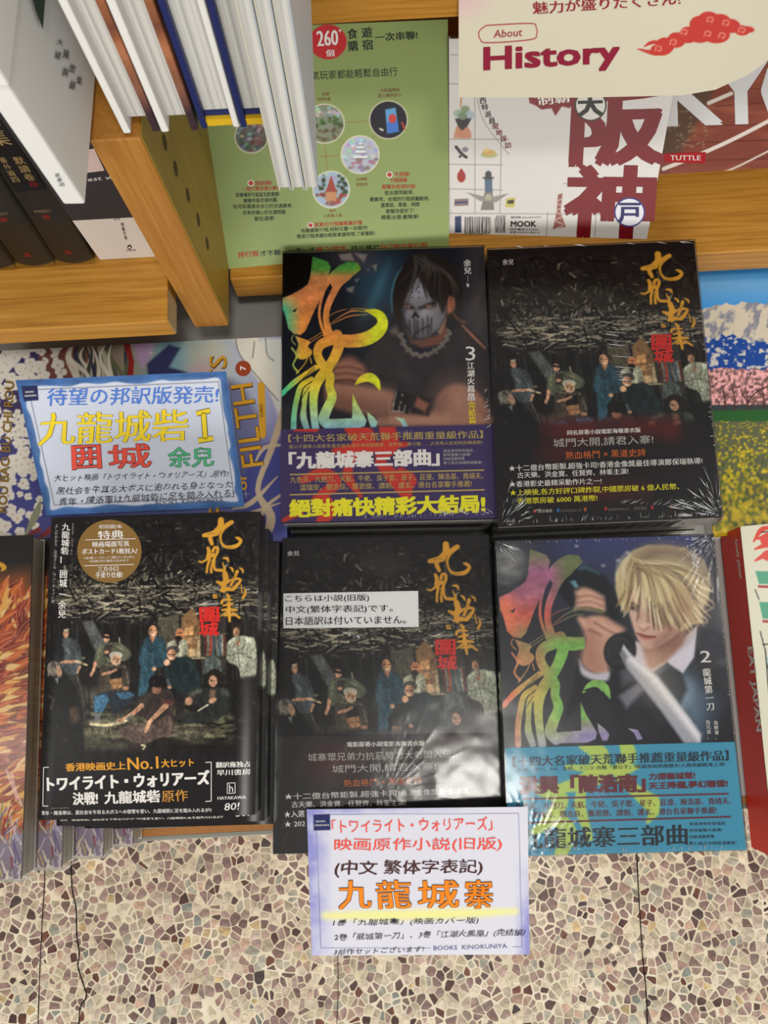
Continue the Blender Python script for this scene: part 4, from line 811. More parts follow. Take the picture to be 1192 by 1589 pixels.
boxobj('upper_shelf', aabox(ux0, 0.75, BY, 0.618, 0.2355 + .0265, 0.2355 + .0265 + .0), 'oak_along', case) if False else boxobj('upper_shelf', aabox(ux1 + 0.0005, 0.75, BY, 0.618, 0.235, 0.262), 'oak_along', case, bevel=0.001)
# left shelf board
SZ = 0.12; SY = float(P(130, 506, SZ)[1]); sx1 = float(P(260, 500, SZ)[0])
shelf = thing('shelf_board', 'oak shelf board at the left carrying the dark wrapped books, raw plywood end', 'shelf', (sx1 - 0.2, SY + 0.1, SZ - 0.02))
sx1 = min(sx1, ux0 - .0012)
boxobj('board', aabox(-0.75, sx1, SY, 0.618, SZ - 0.02, SZ), 'oak_along', shelf, bevel=0.0008)
pm = mat('plywood_end', 0.6, 0.3); npn = pm.node_tree; wv = node(npn, 'ShaderNodeTexWave'); wv.inputs['Scale'].default_value = 260; wv.bands_direction = 'Z'; tcp = node(npn, 'ShaderNodeTexCoord'); npn.links.new(tcp.outputs['Object'], wv.inputs['Vector'])
npn.links.new(ramp(npn, wv.outputs[0], [(0.2, (112, 92, 62)), (0.8, (190, 170, 130))]), npn.nodes['Principled BSDF'].inputs['Base Color'])
boxobj('raw_end', aabox(sx1, sx1 + 0.0006, SY + .001, UY - 0.002, SZ - 0.0195, SZ - .0005), 'plywood_end', shelf)
boxobj('shelf_support', aabox(sx1 - 0.30, sx1 - 0.278, SY + 0.03, UY - 0.002, 0.0005, SZ - 0.02), 'oak_upright', shelf)

# ---------------------------------------------------------------- books lying flat
def lerp_quad(q, l, r, t, b):
    q = np.array(q, float)
    f = lambda u, v: (q[0] * (1 - u) + q[1] * u) * (1 - v) + (q[3] * (1 - u) + q[2] * u) * v
    return np.array([f(l, t), f(1 - r, t), f(1 - r, 1 - b), f(l, 1 - b)])
def qslab(pl, q, off, th, bevel=None):
    w = pl.hit(np.array(q)[:, 0], np.array(q)[:, 1], off)[::-1]; return slab(w, pl.n, th)
def flat_book(name, label, group, quad, pl, th, spine, canvas=None, text=None, m='print_gloss', edge='black_board', pages='pages_grey', base=(22, 20, 20), category='book', board=0.0008):
    w = pl.hit(np.array(quad)[:, 0], np.array(quad)[:, 1]); c = w.mean(0) - pl.n * th
    t = thing(name, label, category, tuple(c), group)
    a = Acc()
    if canvas is not None: canvas.emit(a, pl)
    else: a.add(w[::-1], [(0, 1, 2, 3)], base)
    if text: text(a)
    sl = slab(w[::-1] - pl.n * 0.00012, pl.n, board); a.add(sl, BOXF, base if canvas is None else np.array(canvas.base_edge if hasattr(canvas, 'base_edge') else base))
    cv = a.build('cover', m, t)
    k = 0.006
    pgq = lerp_quad(quad, *( (0.003, k, k, k) if spine == 'left' else (k, 0.003, k, k)))
    pv = pl.hit(pgq[:, 0], pgq[:, 1], -board - 0.00015)[::-1]; boxobj('page_block', slab(pv, pl.n, th - 2 * board - .0004), pages, t)
    boxobj('back_cover', slab(w[::-1] - pl.n * (th - board), pl.n, board), edge, t)
    # spine
    e = (0, 3) if spine == 'left' else (1, 2); o_ = (1, 2) if spine == 'left' else (0, 3)
    A, B = w[e[0]], w[e[1]]; inn = (w[o_[0]] - A); inn = inn / np.linalg.norm(inn) * .0009
    sp = np.array([A, B, B + inn, A + inn]) - pl.n * (board + .00012)
    boxobj('spine', slab(sp if spine == 'right' else sp[::-1], pl.n, th - 2 * board - .0001), edge, t)
    return t
def stack_under(root, n, th, jit, labels, seed=0, skip=('plastic_wrap', 'label_sticker')):
    r = random.Random(seed); z = 0; out = []
    for k in range(n):
        c = root.copy(); COL.objects.link(c)
        for ch_ in root.children:
            if ch_.name.split('.')[0] in skip: continue
            d = ch_.copy(); COL.objects.link(d); d.parent = c
            for g_ in [k for k in ch_.children if k.name.split('.')[0] not in skip]: e = g_.copy(); COL.objects.link(e); e.parent = d
        z -= th + 0.0009; dx, dy, rot = jit[k] if k < len(jit) else (r.uniform(-.002, .002), r.uniform(-.002, .002), 0)
        c.location = root.location + Vector((dx, dy, z)); c.rotation_euler = (0, 0, rot); c['label'] = labels[k]; out.append(c)
    return out
def band(parent, pl, quad, text, col, th, canvas=None, m='print_satin', off=0.0006):
    """paper obi wrapped round the book: top sheet and two side flaps"""
    a = Acc(); w = pl.hit(np.array(quad)[:, 0], np.array(quad)[:, 1], off)
    if canvas is not None: canvas.emit(a, pl, off)
    else: a.add(w[::-1], [(0, 1, 2, 3)], col)
    if text: text(a)
    dn = -pl.n * (th + .0002)
    for i, j in ((0, 3), (1, 2)): a.add([w[i], w[j], w[j] + dn, w[i] + dn], [(0, 1, 2, 3)], col)
    return a.build('paper_band', m, parent)
def wrap(parent, pl, quad, th, off, spots, seed=1, n=150, ripple=0.00005):
    """clear shrink wrap: a thin film over the top and down the sides, gathered at the given corners"""
    r = np.random.RandomState(seed); q = np.array(lerp_quad(quad, -.004, -.004, -.004, -.004)); u, v = np.meshgrid(np.linspace(0, 1, n), np.linspace(0, 1, int(n * 1.3)))
    U, V = u[..., None], v[..., None]; p = (q[0] * (1 - U) + q[1] * U) * (1 - V) + (q[3] * (1 - U) + q[2] * U) * V
    w = pl.hit(p[..., 0], p[..., 1], off); h = ripple * (fbm(u * 7 + seed, v * 9, 3) - .5) * 8
    for (cu, cv, rad, kf, amp) in spots:
        dx, dy = (u - cu), (v - cv) * 1.35; d = np.hypot(dx, dy); an = np.arctan2(dy, dx)
        ph = 3 * fbm(u * 6 + seed, v * 6, 2); f = np.clip(1 - d / rad, 0, 1) ** .8 * np.clip(d / .02, 0, 1)
        rid = np.clip(np.sin(an * kf + ph * 2), 0, 1) ** 5 * (fbm(an * 9 + 5, d * 12 + seed, 2) > .47); h = h + amp * f * rid
    w = w + pl.n * h[..., None]; ny, nx = u.shape; a = np.arange(nx * ny).reshape(ny, nx)
    f = np.stack([a[1:, :-1], a[1:, 1:], a[:-1, 1:], a[:-1, :-1]], -1).reshape(-1, 4); A = Acc(); A.add(w.reshape(-1, 3), f, (255, 255, 255))
    for e in (w[0], w[-1], w[:, 0], w[:, -1]):
        m_ = len(e); lo = e - pl.n * (th + off) + pl.n * 0.0003
        mid = (e + lo) / 2 + np.stack([np.sin(np.arange(m_) * .9) * .0002, np.cos(np.arange(m_) * .7) * .0002, np.zeros(m_)], 1)
        A.add(np.concatenate([e, mid, lo]), [(i, i + 1, m_ + i + 1, m_ + i) for i in range(m_ - 1)] + [(m_ + i, m_ + i + 1, 2 * m_ + i + 1, 2 * m_ + i) for i in range(m_ - 1)], (255, 255, 255))
    return A.build('plastic_wrap', 'clear_film', parent, smooth=True)

def creases(parent, pl, groups, off, seed=1):
    """gathered folds of the film: small raised tapering ridges, coloured pale to imitate glints"""
    r = random.Random(seed); a = Acc()
    for (n, fn) in groups:
        for _ in range(n):
            x0, y0, x1, y1, hw = fn(r); d = np.array([x1 - x0, y1 - y0]); L = np.linalg.norm(d) + 1e-6; nn = np.array([d[1], -d[0]]) / L * hw; m_ = np.array([x0, y0]) + d * r.uniform(.3, .6) + nn * r.uniform(-1.5, 1.5)
            q = np.array([(x0, y0), m_ - nn, (x1, y1), m_ + nn]); w_ = pl.hit(q[:, 0], q[:, 1], off); pk = pl.hit(m_[0], m_[1], off + .00035)
            a.add(np.concatenate([w_, [pk]]), [(0, 1, 4), (1, 2, 4), (2, 3, 4), (3, 0, 4)], (200, 200, 200))
    return tag(a.build('film_crease_glint', 'film_fold_glint', parent), kind='stuff')
def radial(cx, cy, r0, r1, a0, a1, lo, hi, hw=.7):
    def f(r):
        an = math.radians(r.uniform(a0, a1)); q = r.uniform(r0, r1); L = r.uniform(lo, hi); return (cx + q * math.cos(an), cy + q * math.sin(an), cx + (q + L) * math.cos(an + r.uniform(-.12, .12)), cy + (q + L) * math.sin(an), r.uniform(.25, 1) * hw)
    return f
def along(x0, y0, x1, y1, dx, dy, lo, hi, hw=.6):
    def f(r):
        t = r.random(); L = r.uniform(lo, hi); x = x0 + (x1 - x0) * t; y = y0 + (y1 - y0) * t; return (x, y, x + dx * L + r.uniform(-.4, .4) * L, y + dy * L, r.uniform(.3, 1) * hw)
    return f
GOLD = (178, 156, 92); WH = (222, 218, 214); GY = (176, 172, 166)
LP = [(102, 975), (368, 981), (339, 808)]
def red_seal(a, pl, f):
    """the two red seal characters and the tiny latin line, in left-cover coordinates mapped by f"""
    for ch_, y0, y1 in (('圍', 943, 965), ('城', 966, 986)):
        p, q = f((311, y1)), f((339, y1)); txt(a, pl, ch_, p, q, (y1 - y0) * np.linalg.norm(np.array(q) - p) / 28, (196, 44, 38), .045)

# --- Japanese edition, top of the left pile
zL = 0.110
qL = [(78, 803), (402, 793), (395, 1265), (57, 1273)]
plL = flat(zL)
def dispL(px, py):
    u = (px - (78 + (57 - 78) * (py - 803) / 470)) / (324 + 14 * (py - 803) / 470)
    return -0.0021 * np.clip((u - .90) / .10, 0, 1.2) ** 2 - 0.0016 * np.clip((.07 - u) / .07, 0, 1.2) ** 2
plL.disp = dispL
cL = Canvas(qL, 1.05, base=(24, 21, 22)); group_photo(cL, None)
cL.frame(); cL.grain(60, 60, .08)
def textL(a):
    T = lambda *k, **w: txt(a, plL, *k, **w); V = lambda *k, **w: vtxt(a, plL, *k, **w)
    T('圍', (311, 965), (340, 964), 22, (206, 44, 40), .05); T('城', (310, 987), (339, 986), 21, (206, 44, 40), .05)
    V('九龍城砦', (103, 812), (100.5, 861), 13, WH, .02); V('Ⅰ', (100, 862), (99.5, 876), 13, WH, .02); V('囲城', (99, 884), (98, 912), 13, WH, .02); bar(a, plL, (92, 921.5), (103, 923), .7, WH); V('余兒', (97, 932), (96, 960), 13, WH, .02)
    V('よしだかおり、光吉さくら、ワン・チャイ=訳', (88, 813), (82, 936), 6, GY, .0); V('きゅうりゅう', (113.5, 812), (113, 830), 3.6, GY); V('じょう', (112.5, 836), (112, 850), 3.6, GY); V('さい', (111.5, 852), (111, 862), 3.6, GY); V('い', (110, 890), (110, 894), 3.6, GY); V('じょう', (109.5, 898), (109, 911), 3.6, GY); V('ユーイー', (108, 937), (107, 953), 3.6, GY)
    disc(a, plL, (170, 855.5), 50, 49, (128, 98, 52), .00025)
    for s, p, q, h, b in [('初回配本', (154, 820.5), (190, 820), 6, .01), ('特典', (153, 837), (192, 835.5), 13, .03), ('映画場面写真', (144, 849.5), (201, 848), 9, .02), ('ポストカード1枚封入!', (128, 860.5), (213, 859), 9, .03), ('※全3種+シークレット1種のランダム封入', (131, 868), (209, 866), 4, 0), ('※詳細は早川書房公式HPまで', (139, 873), (200, 871.5), 3.8, 0), ('三方小口', (152.5, 887.5), (184, 886), 8, .02), ('手塗り仕様!', (149, 897), (190.5, 896), 9, .02)]:
        T(s, p, q, h, WH, bold=b, off=.0004)
    bar(a, plL, (133, 837.8), (211, 836), .5, WH, .0004); bar(a, plL, (131, 878), (208, 876), .5, WH, .0004)
    OR = (214, 150, 48)
    T('香港映画史上', (102.5, 1197), (195, 1194), 12.5, OR, .035); T('No.1', (199, 1195), (246, 1192.5), 19, OR, .03); T('大ヒット', (251, 1191), (301, 1189), 12.5, OR, .035)
    for p in [[(67, 1191), (76, 1190.6)], [(67, 1191), (66, 1251)], [(66, 1251), (75, 1250.7)], [(319, 1183), (328, 1182.5)], [(328, 1182.5), (328, 1243)], [(319, 1243.5), (328, 1243)]]: bar(a, plL, p[0], p[1], .6, WH)
    T('トワイライト・ウォリアーズ', (74, 1227.5), (325, 1217), 22, WH, .05); T('決戦!', (114, 1249), (152, 1247.8), 19, WH, .035); T('九龍城砦', (163, 1247.5), (248.5, 1244.5), 19, WH, .035); T('原作', (252, 1244.7), (292, 1242.5), 18, (190, 132, 60), .02)
    T('チャン・ロッグワン', (80, 1255.6), (108, 1254.8), 2.6, GY); T('青年・陳洛軍は、黒社会を牛耳る大ボスへの復讐を誓い、九龍城砦に足を踏み入れるが!?', (64, 1265), (328.6, 1260), 6.5, WH, .015)
    T('翻訳権独占', (335.5, 1191.5), (388, 1190), 9, WH, .03); T('早川書房', (337, 1203.6), (388, 1202), 9, WH, .03)
    for p in [[(353, 1215), (365, 1214.6)], [(353, 1231), (365, 1230.6)], [(353, 1215), (353, 1231)], [(365, 1214.6), (365, 1230.6)]]: bar(a, plL, p[0], p[1], .5, WH)
    T('h', (356, 1229), (362, 1228.8), 12, WH); T('HAYAKAWA', (338, 1241), (381.6, 1239.5), 5, WH, .02); T('80!', (348, 1257.7), (370.6, 1256), 11, WH, .01, slant=.2)
bL = flat_book('paperback_novel', 'black novel with round gold-brown sticker and ten men, top of the left front pile', 'black Japanese novels in the left front pile', qL, plL, 0.0205, 'right', cL, textL, pages='pages_cream')
stack_under(bL, 4, 0.0205, [(.0020, -.0072, 0), (.0050, -.0122, -.010), (.0028, -.0165, 0), (.0055, -.0205, 0.005)],
            ['black novel directly beneath the top one of the left front pile', 'middle novel of the left front pile, seen only at its edges', 'second novel from the bottom of the left front pile', 'bottom novel of the left front pile, resting on the grey table top'])

# --- middle front pile
zM = 0.0565; plM = flat(zM); qM = [(439, 836), (758, 830), (784, 1318), (424, 1325)]
aM = affine([(456, 1029), (739, 1033), (688, 846)], LP); inv_ = np.linalg.inv(np.vstack([aM, [0, 0, 1]])); fM = lambda p: tuple((inv_ @ [p[0], p[1], 1])[:2])
cM = Canvas(qM, 1.1, base=(24, 21, 22)); group_photo(cM, aM, 3)
cM.frame(); cM.poly([(560, 858), (600, 850), (640, 880), (600, 905), (565, 890)], (64, 62, 60), .5, 12)
i = cM.win(400, 1128, 800, 1340); cM.mix(i, np.clip((cM.Y[i] - 1128) / 14, 0, 1), (24, 21, 22)); cM.grain(60, 60, .08)
bc = Canvas([(425.5, 1143), (773, 1137), (784, 1318), (424, 1325)], 1.6, base=(30, 27, 27)); bc.ell(515, 1185, 34, 22, (96, 26, 26), .6, 22); bc.ell(560, 1170, 60, 14, (70, 22, 22), .5, 18); bc.ell(700, 1150, 40, 12, (86, 26, 26), .5, 14)
def textM(a):
    red_seal(a, plM, fM); txt(a, plM, '余兒', (446, 863), (464.6, 862.5), 8, WH, 0)
def textMb(a):
    T = lambda *k, **w: txt(a, plM, *k, off=.0009, **w)
    T('電影原著小說電影海報書衣版', (539, 1159), (659, 1157), 8, WH, bold=.03); T('城寨眾兄弟力抗惡勢力大老闆入侵,', (478.5, 1182), (704, 1176), 13, GY, bold=.0); T('城門大開,請君入寨!', (516, 1200), (677, 1195), 13, GY); T('熱血格鬥 × 黑道史詩', (534, 1221), (655, 1216), 11.5, (204, 104, 44), bold=.0)
    T('★十二億台幣鉅製.超強卡司!', (442, 1241), (620, 1235), 10, WH, bold=.01); T('香港金像獎最佳導演', (622, 1235), (727, 1232), 10, WH); T('古天樂、洪金寶、任賢齊、林峯主演!', (453, 1253), (630, 1250), 10, WH, bold=.01); T('★入選', (442, 1268.6), (473, 1267), 10, WH, bold=.02); T('★ 202', (442, 1283), (474, 1281.5), 9, WH, bold=.02)
bM = flat_book('paperback_novel', 'black novel with white paper label and ten men, top of the middle front pile', 'black novels in the middle front pile', qM, plM, 0.0175, 'right', cM, textM)
band(bM, plM, [(425.5, 1143), (773, 1137), (784.5, 1317), (424.5, 1324)], textMb, (30, 27, 27), .0175, bc)
a = Acc(); w = plM.hit(np.array([440, 649, 650, 440]), np.array([921, 917, 973, 975]), .0006); a.add(slab(w[::-1] + plM.n * .0001, plM.n, .0002), BOXF, (226, 226, 226))
for s, p, q, h in [('こちらは小説(旧版)', (443, 936), (573, 934), 12), ('中文(繁体字表記)です。', (444, 953.5), (609.6, 951), 13), ('日本語訳は付いていません。', (444, 970.5), (630, 968), 13)]: txt(a, plM, s, p, q, h, (16, 16, 18), .012, off=.0009)
tag(a.build('label_sticker', 'print_paper', [k for k in bM.children if k.name.startswith('cover')][0]), 'white sticker with three lines of black lettering')
stack_under(bM, 2, 0.0175, [(-.0016, .0022, 0), (.0018, .0005, 0)], ['black novel directly beneath the one with the white label', 'bottom novel of the middle front pile, on the grey table top'])
wrap(bM, plM, qM, 0.0175, 0.0012, [(.5, .8, .42, 30, .00010), (0, 1, .25, 26, .0004), (1, 0, .2, 30, .0003)], 3, ripple=.00007)

creases(bM, plM, [(14, along(600, 1146, 770, 1142, .2, 1, 3, 10, .4)), (12, radial(640, 912, 4, 20, 180, 330, 5, 14, .4)), (24, along(530, 978, 560, 986, .2, 1, 4, 8, .6))], .0015, 8)
# --- blue-banded volume, right front pile
zB = 0.072; plB = flat(zB); qB = [(769, 840), (1106, 830), (1158, 1319), (790, 1329)]
cB = Canvas([(769, 840), (1106, 830), (1141.5, 1164), (783.4, 1174)], 1.0, base=(40, 42, 48)); hero_blond(cB)
def textB(a):
    V = lambda *k, **w: vtxt(a, plB, *k, **w)
    V('余兒', (1077, 857), (1080, 882), 12, WH, .03); bar(a, plB, (1080.5, 884), (1081.5, 899), .3, GY); disc(a, plB, (1081.8, 901.5), 2, 2.4, WH); txt(a, plB, '2', (1087, 1028), (1103, 1027.5), 18, WH, .02)
    V('龍城第一刀', (1096, 1037), (1103, 1103), 13, WH, .03); V('為教會、', (1110.5, 1118), (1113, 1148), 7.5, WH); V('為兄弟、', (1098, 1117), (1101, 1147), 7.5, WH)
qBb = [(783.5, 1160.6), (1139.2, 1151), (1157.4, 1318), (790, 1328)]
cb = Canvas(qBb, 1.6, base=(62, 150, 182))
YG = (186, 206, 96)
for q, w in [([(905, 1155), (930, 1170), (925, 1200), (900, 1215), (860, 1225)], [8, 14, 16, 12, 6]), ([(970, 1152), (975, 1175), (960, 1200), (990, 1230), (1010, 1245)], [10, 12, 8, 10, 14]), ([(880, 1190), (960, 1195), (990, 1190)], [4, 8, 3]), ([(1000, 1235), (1015, 1255), (1005, 1275)], [6, 9, 3]), ([(840, 1225), (870, 1240), (850, 1275), (830, 1290)], [10, 12, 10, 6]), ([(860, 1265), (880, 1290), (870, 1325)], [10, 14, 10]), ([(905, 1215), (900, 1250), (915, 1300)], [6, 9, 5])]: cb.stroke(q, w, YG, .95, 1.5)
def textBb(a):
    T = lambda *k, **w: txt(a, plB, *k, off=.0009, **w); DK = (28, 44, 62); RD = (104, 34, 48)
    T('【十四大名家破天荒聯手推薦重量級作品】', (796, 1190), (1130, 1180), 16, DK, bold=.03); T('火兒、信一、AV、吉祥、十二少,合戰「雷公子」!龍城浩劫席捲變天!人間悲劇磬毒上演!', (803, 1197.5), (1125, 1189), 6.3, DK, bold=.01)
    T('洪興「陳浩南」', (807, 1232), (1000, 1228), 27, RD, bold=.07); T('力撐龍城幫!', (1007, 1210), (1078, 1208), 10, RD, bold=.05); T('天王降龍,夢幻聯盟!', (1007, 1225), (1128.6, 1221), 11, RD, bold=.05); bar(a, plB, (812, 1239.5), (1130, 1231.4), 1.3, RD, .0009)
    T('九色夫、九把刀、天航、牛佬、吳子雲、星子、莊澄、陳浩基、喬靖夫、', (800, 1256.5), (1134, 1247.4), 10.5, RD, bold=.015); T('溫瑞安、劉浩良、鄭思傑、譚劍、護玄、港台名家聯手推薦!', (825, 1269.5), (1111.6, 1262.2), 10.5, RD, bold=.015); bar(a, plB, (812, 1276.6), (1134, 1267), 1.3, RD, .0009)
    T('九龍城寨三部曲', (806, 1317.5), (1066, 1310.5), 32, (22, 36, 48), bold=.03)
    for k, (s, x) in enumerate((('適逢港幣新製電影,', 1127), ('即將衝擊大銀幕!', 1120), ('改編漫畫榮獲', 1108), ('第七屆日本國際漫畫賞!', 1142))): T(s, (1069, 1281 + 10 * k), (x, 1280 + 10 * k), 5.2, (36, 40, 60))
bB = flat_book('paperback_novel', 'novel with blond swordsman cover and light blue paper band, top of the right front pile', 'blue-banded novels in the right front pile', qB, plB, 0.0235, 'left', None, None)
old = [o for o in bB.children if o.name.startswith('cover')][0]; bpy.data.objects.remove(old)
a = Acc(); w = plB.hit(np.array(qB)[:, 0], np.array(qB)[:, 1]); a.add(slab(w[::-1] - plB.n * .00012, plB.n, .0008), BOXF, (40, 42, 48)); cB.emit(a, plB); textB(a); a.build('cover', 'print_gloss', bB)
band(bB, plB, qBb, textBb, (62, 150, 182), .0235, cb)
stack_under(bB, 2, 0.0235, [(-.0012, .0010, .003), (.0006, .0016, 0)], ['second novel of the right front pile, beneath the blond swordsman', 'lowest novel of the right front pile, on the grey table top'])
wrap(bB, plB, qB, 0.0235, 0.0014, [(1, 0, .30, 60, .0006), (0, 0, .30, 22, .0006), (.5, 1.02, .35, 70, .0002), (1, 1, .28, 44, .0005), (.1, 1, .3, 50, .0005)], 5)

creases(bB, plB, [(46, radial(1108, 832, 8, 46, 95, 176, 5, 16)), (14, radial(772, 842, 6, 22, 15, 70, 8, 26, .9)), (60, along(800, 1326, 1152, 1316, 0, -1, 4, 10, .5)), (22, along(1112, 880, 1140, 1140, -1, .3, 2, 6, .5)), (20, along(770, 840, 1100, 832, .3, 1, 3, 8, .5)), (30, along(820, 1322, 900, 1318, .2, -1, 6, 14, .5))], .0017, 5)
# --- purple-banded volume, rear left pile
zT = 0.069; plT = flat(zT); qT = [(439, 393), (751, 383), (770.5, 806), (436.5, 812.5)]
cT = Canvas([(439, 393), (751, 383), (764.5, 672), (437, 680)], 1.0, base=(20, 20, 26)); hero_masked(cT)
def textT(a):
    V = lambda *k, **w: vtxt(a, plT, *k, **w)
    V('余兒', (725, 403), (726, 426), 12, WH, .03); bar(a, plT, (726, 428), (726, 438), .3, GY); V('著', (726, 440), (726, 446), 5, WH, .03); txt(a, plT, '3', (723, 560), (738, 559.5), 22, WH, .0)
    V('江湖火鳳凰', (730.5, 562), (731.5, 621), 12, WH, .03); bar(a, plT, (726, 621.5), (738, 621), .5, WH); V('完結篇', (732, 623), (733.5, 658), 11.5, (222, 200, 40), .03)
qTb = [(436.2, 667), (765.2, 659), (770.5, 804), (436.2, 811)]
ct = Canvas(qTb, 1.6, base=(58, 42, 92))
RR = (196, 48, 36)
for q, w in [([(545, 665), (565, 680), (555, 700), (530, 712)], [10, 18, 14, 6]), ([(600, 662), (605, 690), (590, 715), (615, 745), (630, 765)], [12, 14, 8, 12, 10]), ([(520, 700), (570, 695), (630, 690)], [5, 9, 4]), ([(470, 745), (500, 735), (520, 750), (490, 775)], [6, 9, 10, 6]), ([(500, 770), (510, 790), (500, 808)], [8, 12, 9]), ([(440, 808), (465, 795)], [3, 6]), ([(545, 715), (540, 740), (560, 770)], [5, 8, 3]), ([(622, 730), (640, 745), (632, 765)], [5, 7, 3]), ([(458, 667), (490, 666)], [3, 5])]: ct.stroke(q, w, RR, .95, 1.5)
def textTb(a):
    T = lambda *k, **w: txt(a, plT, *k, off=.0009, **w)
    T('【十四大名家破天荒聯手推薦重量級作品】', (448, 687), (749, 680.5), 12, GOLD, bold=.02); T('雷公子魔掌入侵香港,隻手遮天,進步殖滅龍義盟、架勢堂、暴力團……火兒等人該如何逆轉局勢?', (449, 697), (749, 690), 6, GOLD)
    T('「九龍城寨三部曲」', (450, 728), (681, 722.5), 25, WH, bold=.06)
    for k, (s, x) in enumerate((('適逢港幣新製電影,', 735), ('即將衝擊大銀幕!', 731), ('改編漫畫榮獲', 721), ('第七屆日本國際漫畫賞!', 748))): T(s, (688, 702.6 + 6.2 * k), (x, 701.8 + 6.2 * k), 4.8, GY)
    bar(a, plT, (450, 737), (751, 730), 1.1, GOLD, .0009); T('九色夫、九把刀、天航、牛佬、吳子雲、星子、莊澄、陳浩基、喬靖夫、', (451, 750), (750, 743.5), 10, GOLD, bold=.015); T('溫瑞安、劉浩良、鄭思傑、譚劍、護玄、港台名家聯手推薦!', (466, 762), (732, 756), 10, GOLD, bold=.015); bar(a, plT, (450, 768.3), (752, 760.5), 1.1, GOLD, .0009)
    T('絕對痛快精彩大結局!', (451, 803), (752, 795), 27, (226, 218, 30), bold=.06)
bT = flat_book('paperback_novel', 'novel with skull-masked man cover and purple paper band, top of the rear left pile', 'purple-banded novels in the rear left pile', qT, plT, 0.0225, 'left', None, None, pages='pages')
old = [o for o in bT.children if o.name.startswith('cover')][0]; bpy.data.objects.remove(old)
a = Acc(); w = plT.hit(np.array(qT)[:, 0], np.array(qT)[:, 1]); a.add(slab(w[::-1] - plT.n * .00012, plT.n, .0008), BOXF, (24, 22, 28)); cT.emit(a, plT); textT(a); a.build('cover', 'print_gloss', bT)
band(bT, plT, qTb, textTb, (58, 42, 92), .0225, ct)
stack_under(bT, 2, 0.0225, [(.0004, .0006, 0), (-.0006, .0002, 0)], ['second novel of the rear left pile, beneath the masked man', 'lowest novel of the rear left pile, on the grey table top'], skip=())
wrap(bT, plT, qT, 0.0225, 0.0014, [(1, .62, .22, 30, .0003), (.5, 1.02, .3, 60, .0003), (1, 1, .2, 50, .0004)], 7)

creases(bT, plT, [(16, along(756, 600, 763, 660, -1, .6, 4, 12, .6)), (50, along(560, 806, 768, 800, .1, -1, 3, 9, .5)), (16, along(690, 800, 768, 798, -1, -.6, 8, 22, .5)), (10, along(545, 672, 640, 668, .6, 1, 5, 12, .4))], .0017, 6)
# --- black volume with the poster jacket, rear right pile
zU = 0.076; plU = flat(zU); qU = [(757, 388), (1077, 374), (1121, 803), (773, 818)]
aU = affine([(795, 557), (1074, 557), (1017, 395)], LP); invU = np.linalg.inv(np.vstack([aU, [0, 0, 1]])); fU = lambda p: tuple((invU @ [p[0], p[1], 1])[:2])
cU = Canvas(qU, 1.1, base=(24, 21, 22)); group_photo(cU, aU, 3)
cU.frame(); i = cU.win(740, 640, 1140, 830); cU.mix(i, np.clip((cU.Y[i] - 652) / 12, 0, 1), (24, 21, 22))
for x, y, rx, ry in ((890, 675, 40, 18), (860, 705, 20, 10), (1010, 662, 34, 12), (930, 760, 70, 14), (960, 665, 40, 10), (1040, 668, 16, 16), (880, 662, 30, 8)): cU.ell(x, y, rx, ry, (104, 26, 26), .62, 14)
cU.grain(60, 60, .08)
def textU(a):
    T = lambda *k, **w: txt(a, plU, *k, **w); YL = (214, 206, 40)
    red_seal(a, plU, fU); T('余兒', (780, 411.5), (797, 411), 9, WH, 0); T('同名原著小說電影海報書衣版', (880.5, 675.5), (994, 671), 7.5, WH, .025); T('城門大開,請君入寨!', (859, 695), (1014, 689), 14, GY); T('熱血格鬥 × 黑道史詩', (878, 713), (1002, 708), 12, (206, 104, 46), 0)
    T('★十二億台幣鉅製.超強卡司!香港金像獎最佳導演鄭保瑞執導!', (790, 732), (1090, 720), 10, WH, .01); T('古天樂、洪金寶、任賢齊、林峯主演!', (803, 742.5), (975, 736), 9.5, WH, .01); T('★香港影史最精采動作片之一!', (791, 756.5), (933.5, 751), 9.5, WH, .01)
    T('★上映後,各方好評口碑炸裂,中國票房破 6 億人民幣、', (791.5, 770), (1054, 760), 10, YL, .02); T('香港票房破 6000 萬港幣!', (803, 782.5), (927, 777.5), 9.5, YL, .02)
    for x, col in ((828, (160, 40, 44)), (864, (50, 110, 170)), (906, (170, 90, 40)), (938, (170, 50, 50)), (1010, (160, 40, 50)), (1040, (150, 90, 40))): bar(a, plU, (x, 793 - (x - 828) * .03), (x + 4, 793 - (x - 828) * .03), 2.6, col)
    T('寰亞電影', (835, 796), (857.5, 795), 5, GY, .02); T('青漾影業有限公司', (870, 795), (902, 794), 4.4, (110, 108, 104)); T('銀都機構有限公司', (944, 793), (976, 792), 4.4, (110, 108, 104)); T('麗宮電影', (984, 791.5), (1004, 791), 5, (110, 108, 104)); T('國際影業', (1046, 789), (1070, 788), 4.6, (110, 108, 104))
bU = flat_book('paperback_novel', 'black novel with ten men and yellow lines of lettering, top of the rear right pile', 'black wrapped novels in the rear right pile', qU, plU, 0.0245, 'left', cU, textU, pages='pages')
stack_under(bU, 2, 0.0245, [(.0003, .0004, 0), (-.0008, .0010, 0)], ['second novel of the rear right pile, beneath the top black one', 'lowest novel of the rear right pile, on the grey table top'])
wrap(bU, plU, qU, 0.0245, 0.0012, [(1, 1, .42, 46, .0007), (0, 1, .30, 36, .0005), (0, 0, .22, 30, .0003), (1, 0, .15, 30, .0003), (.5, 1.02, .2, 60, .0003)], 9)

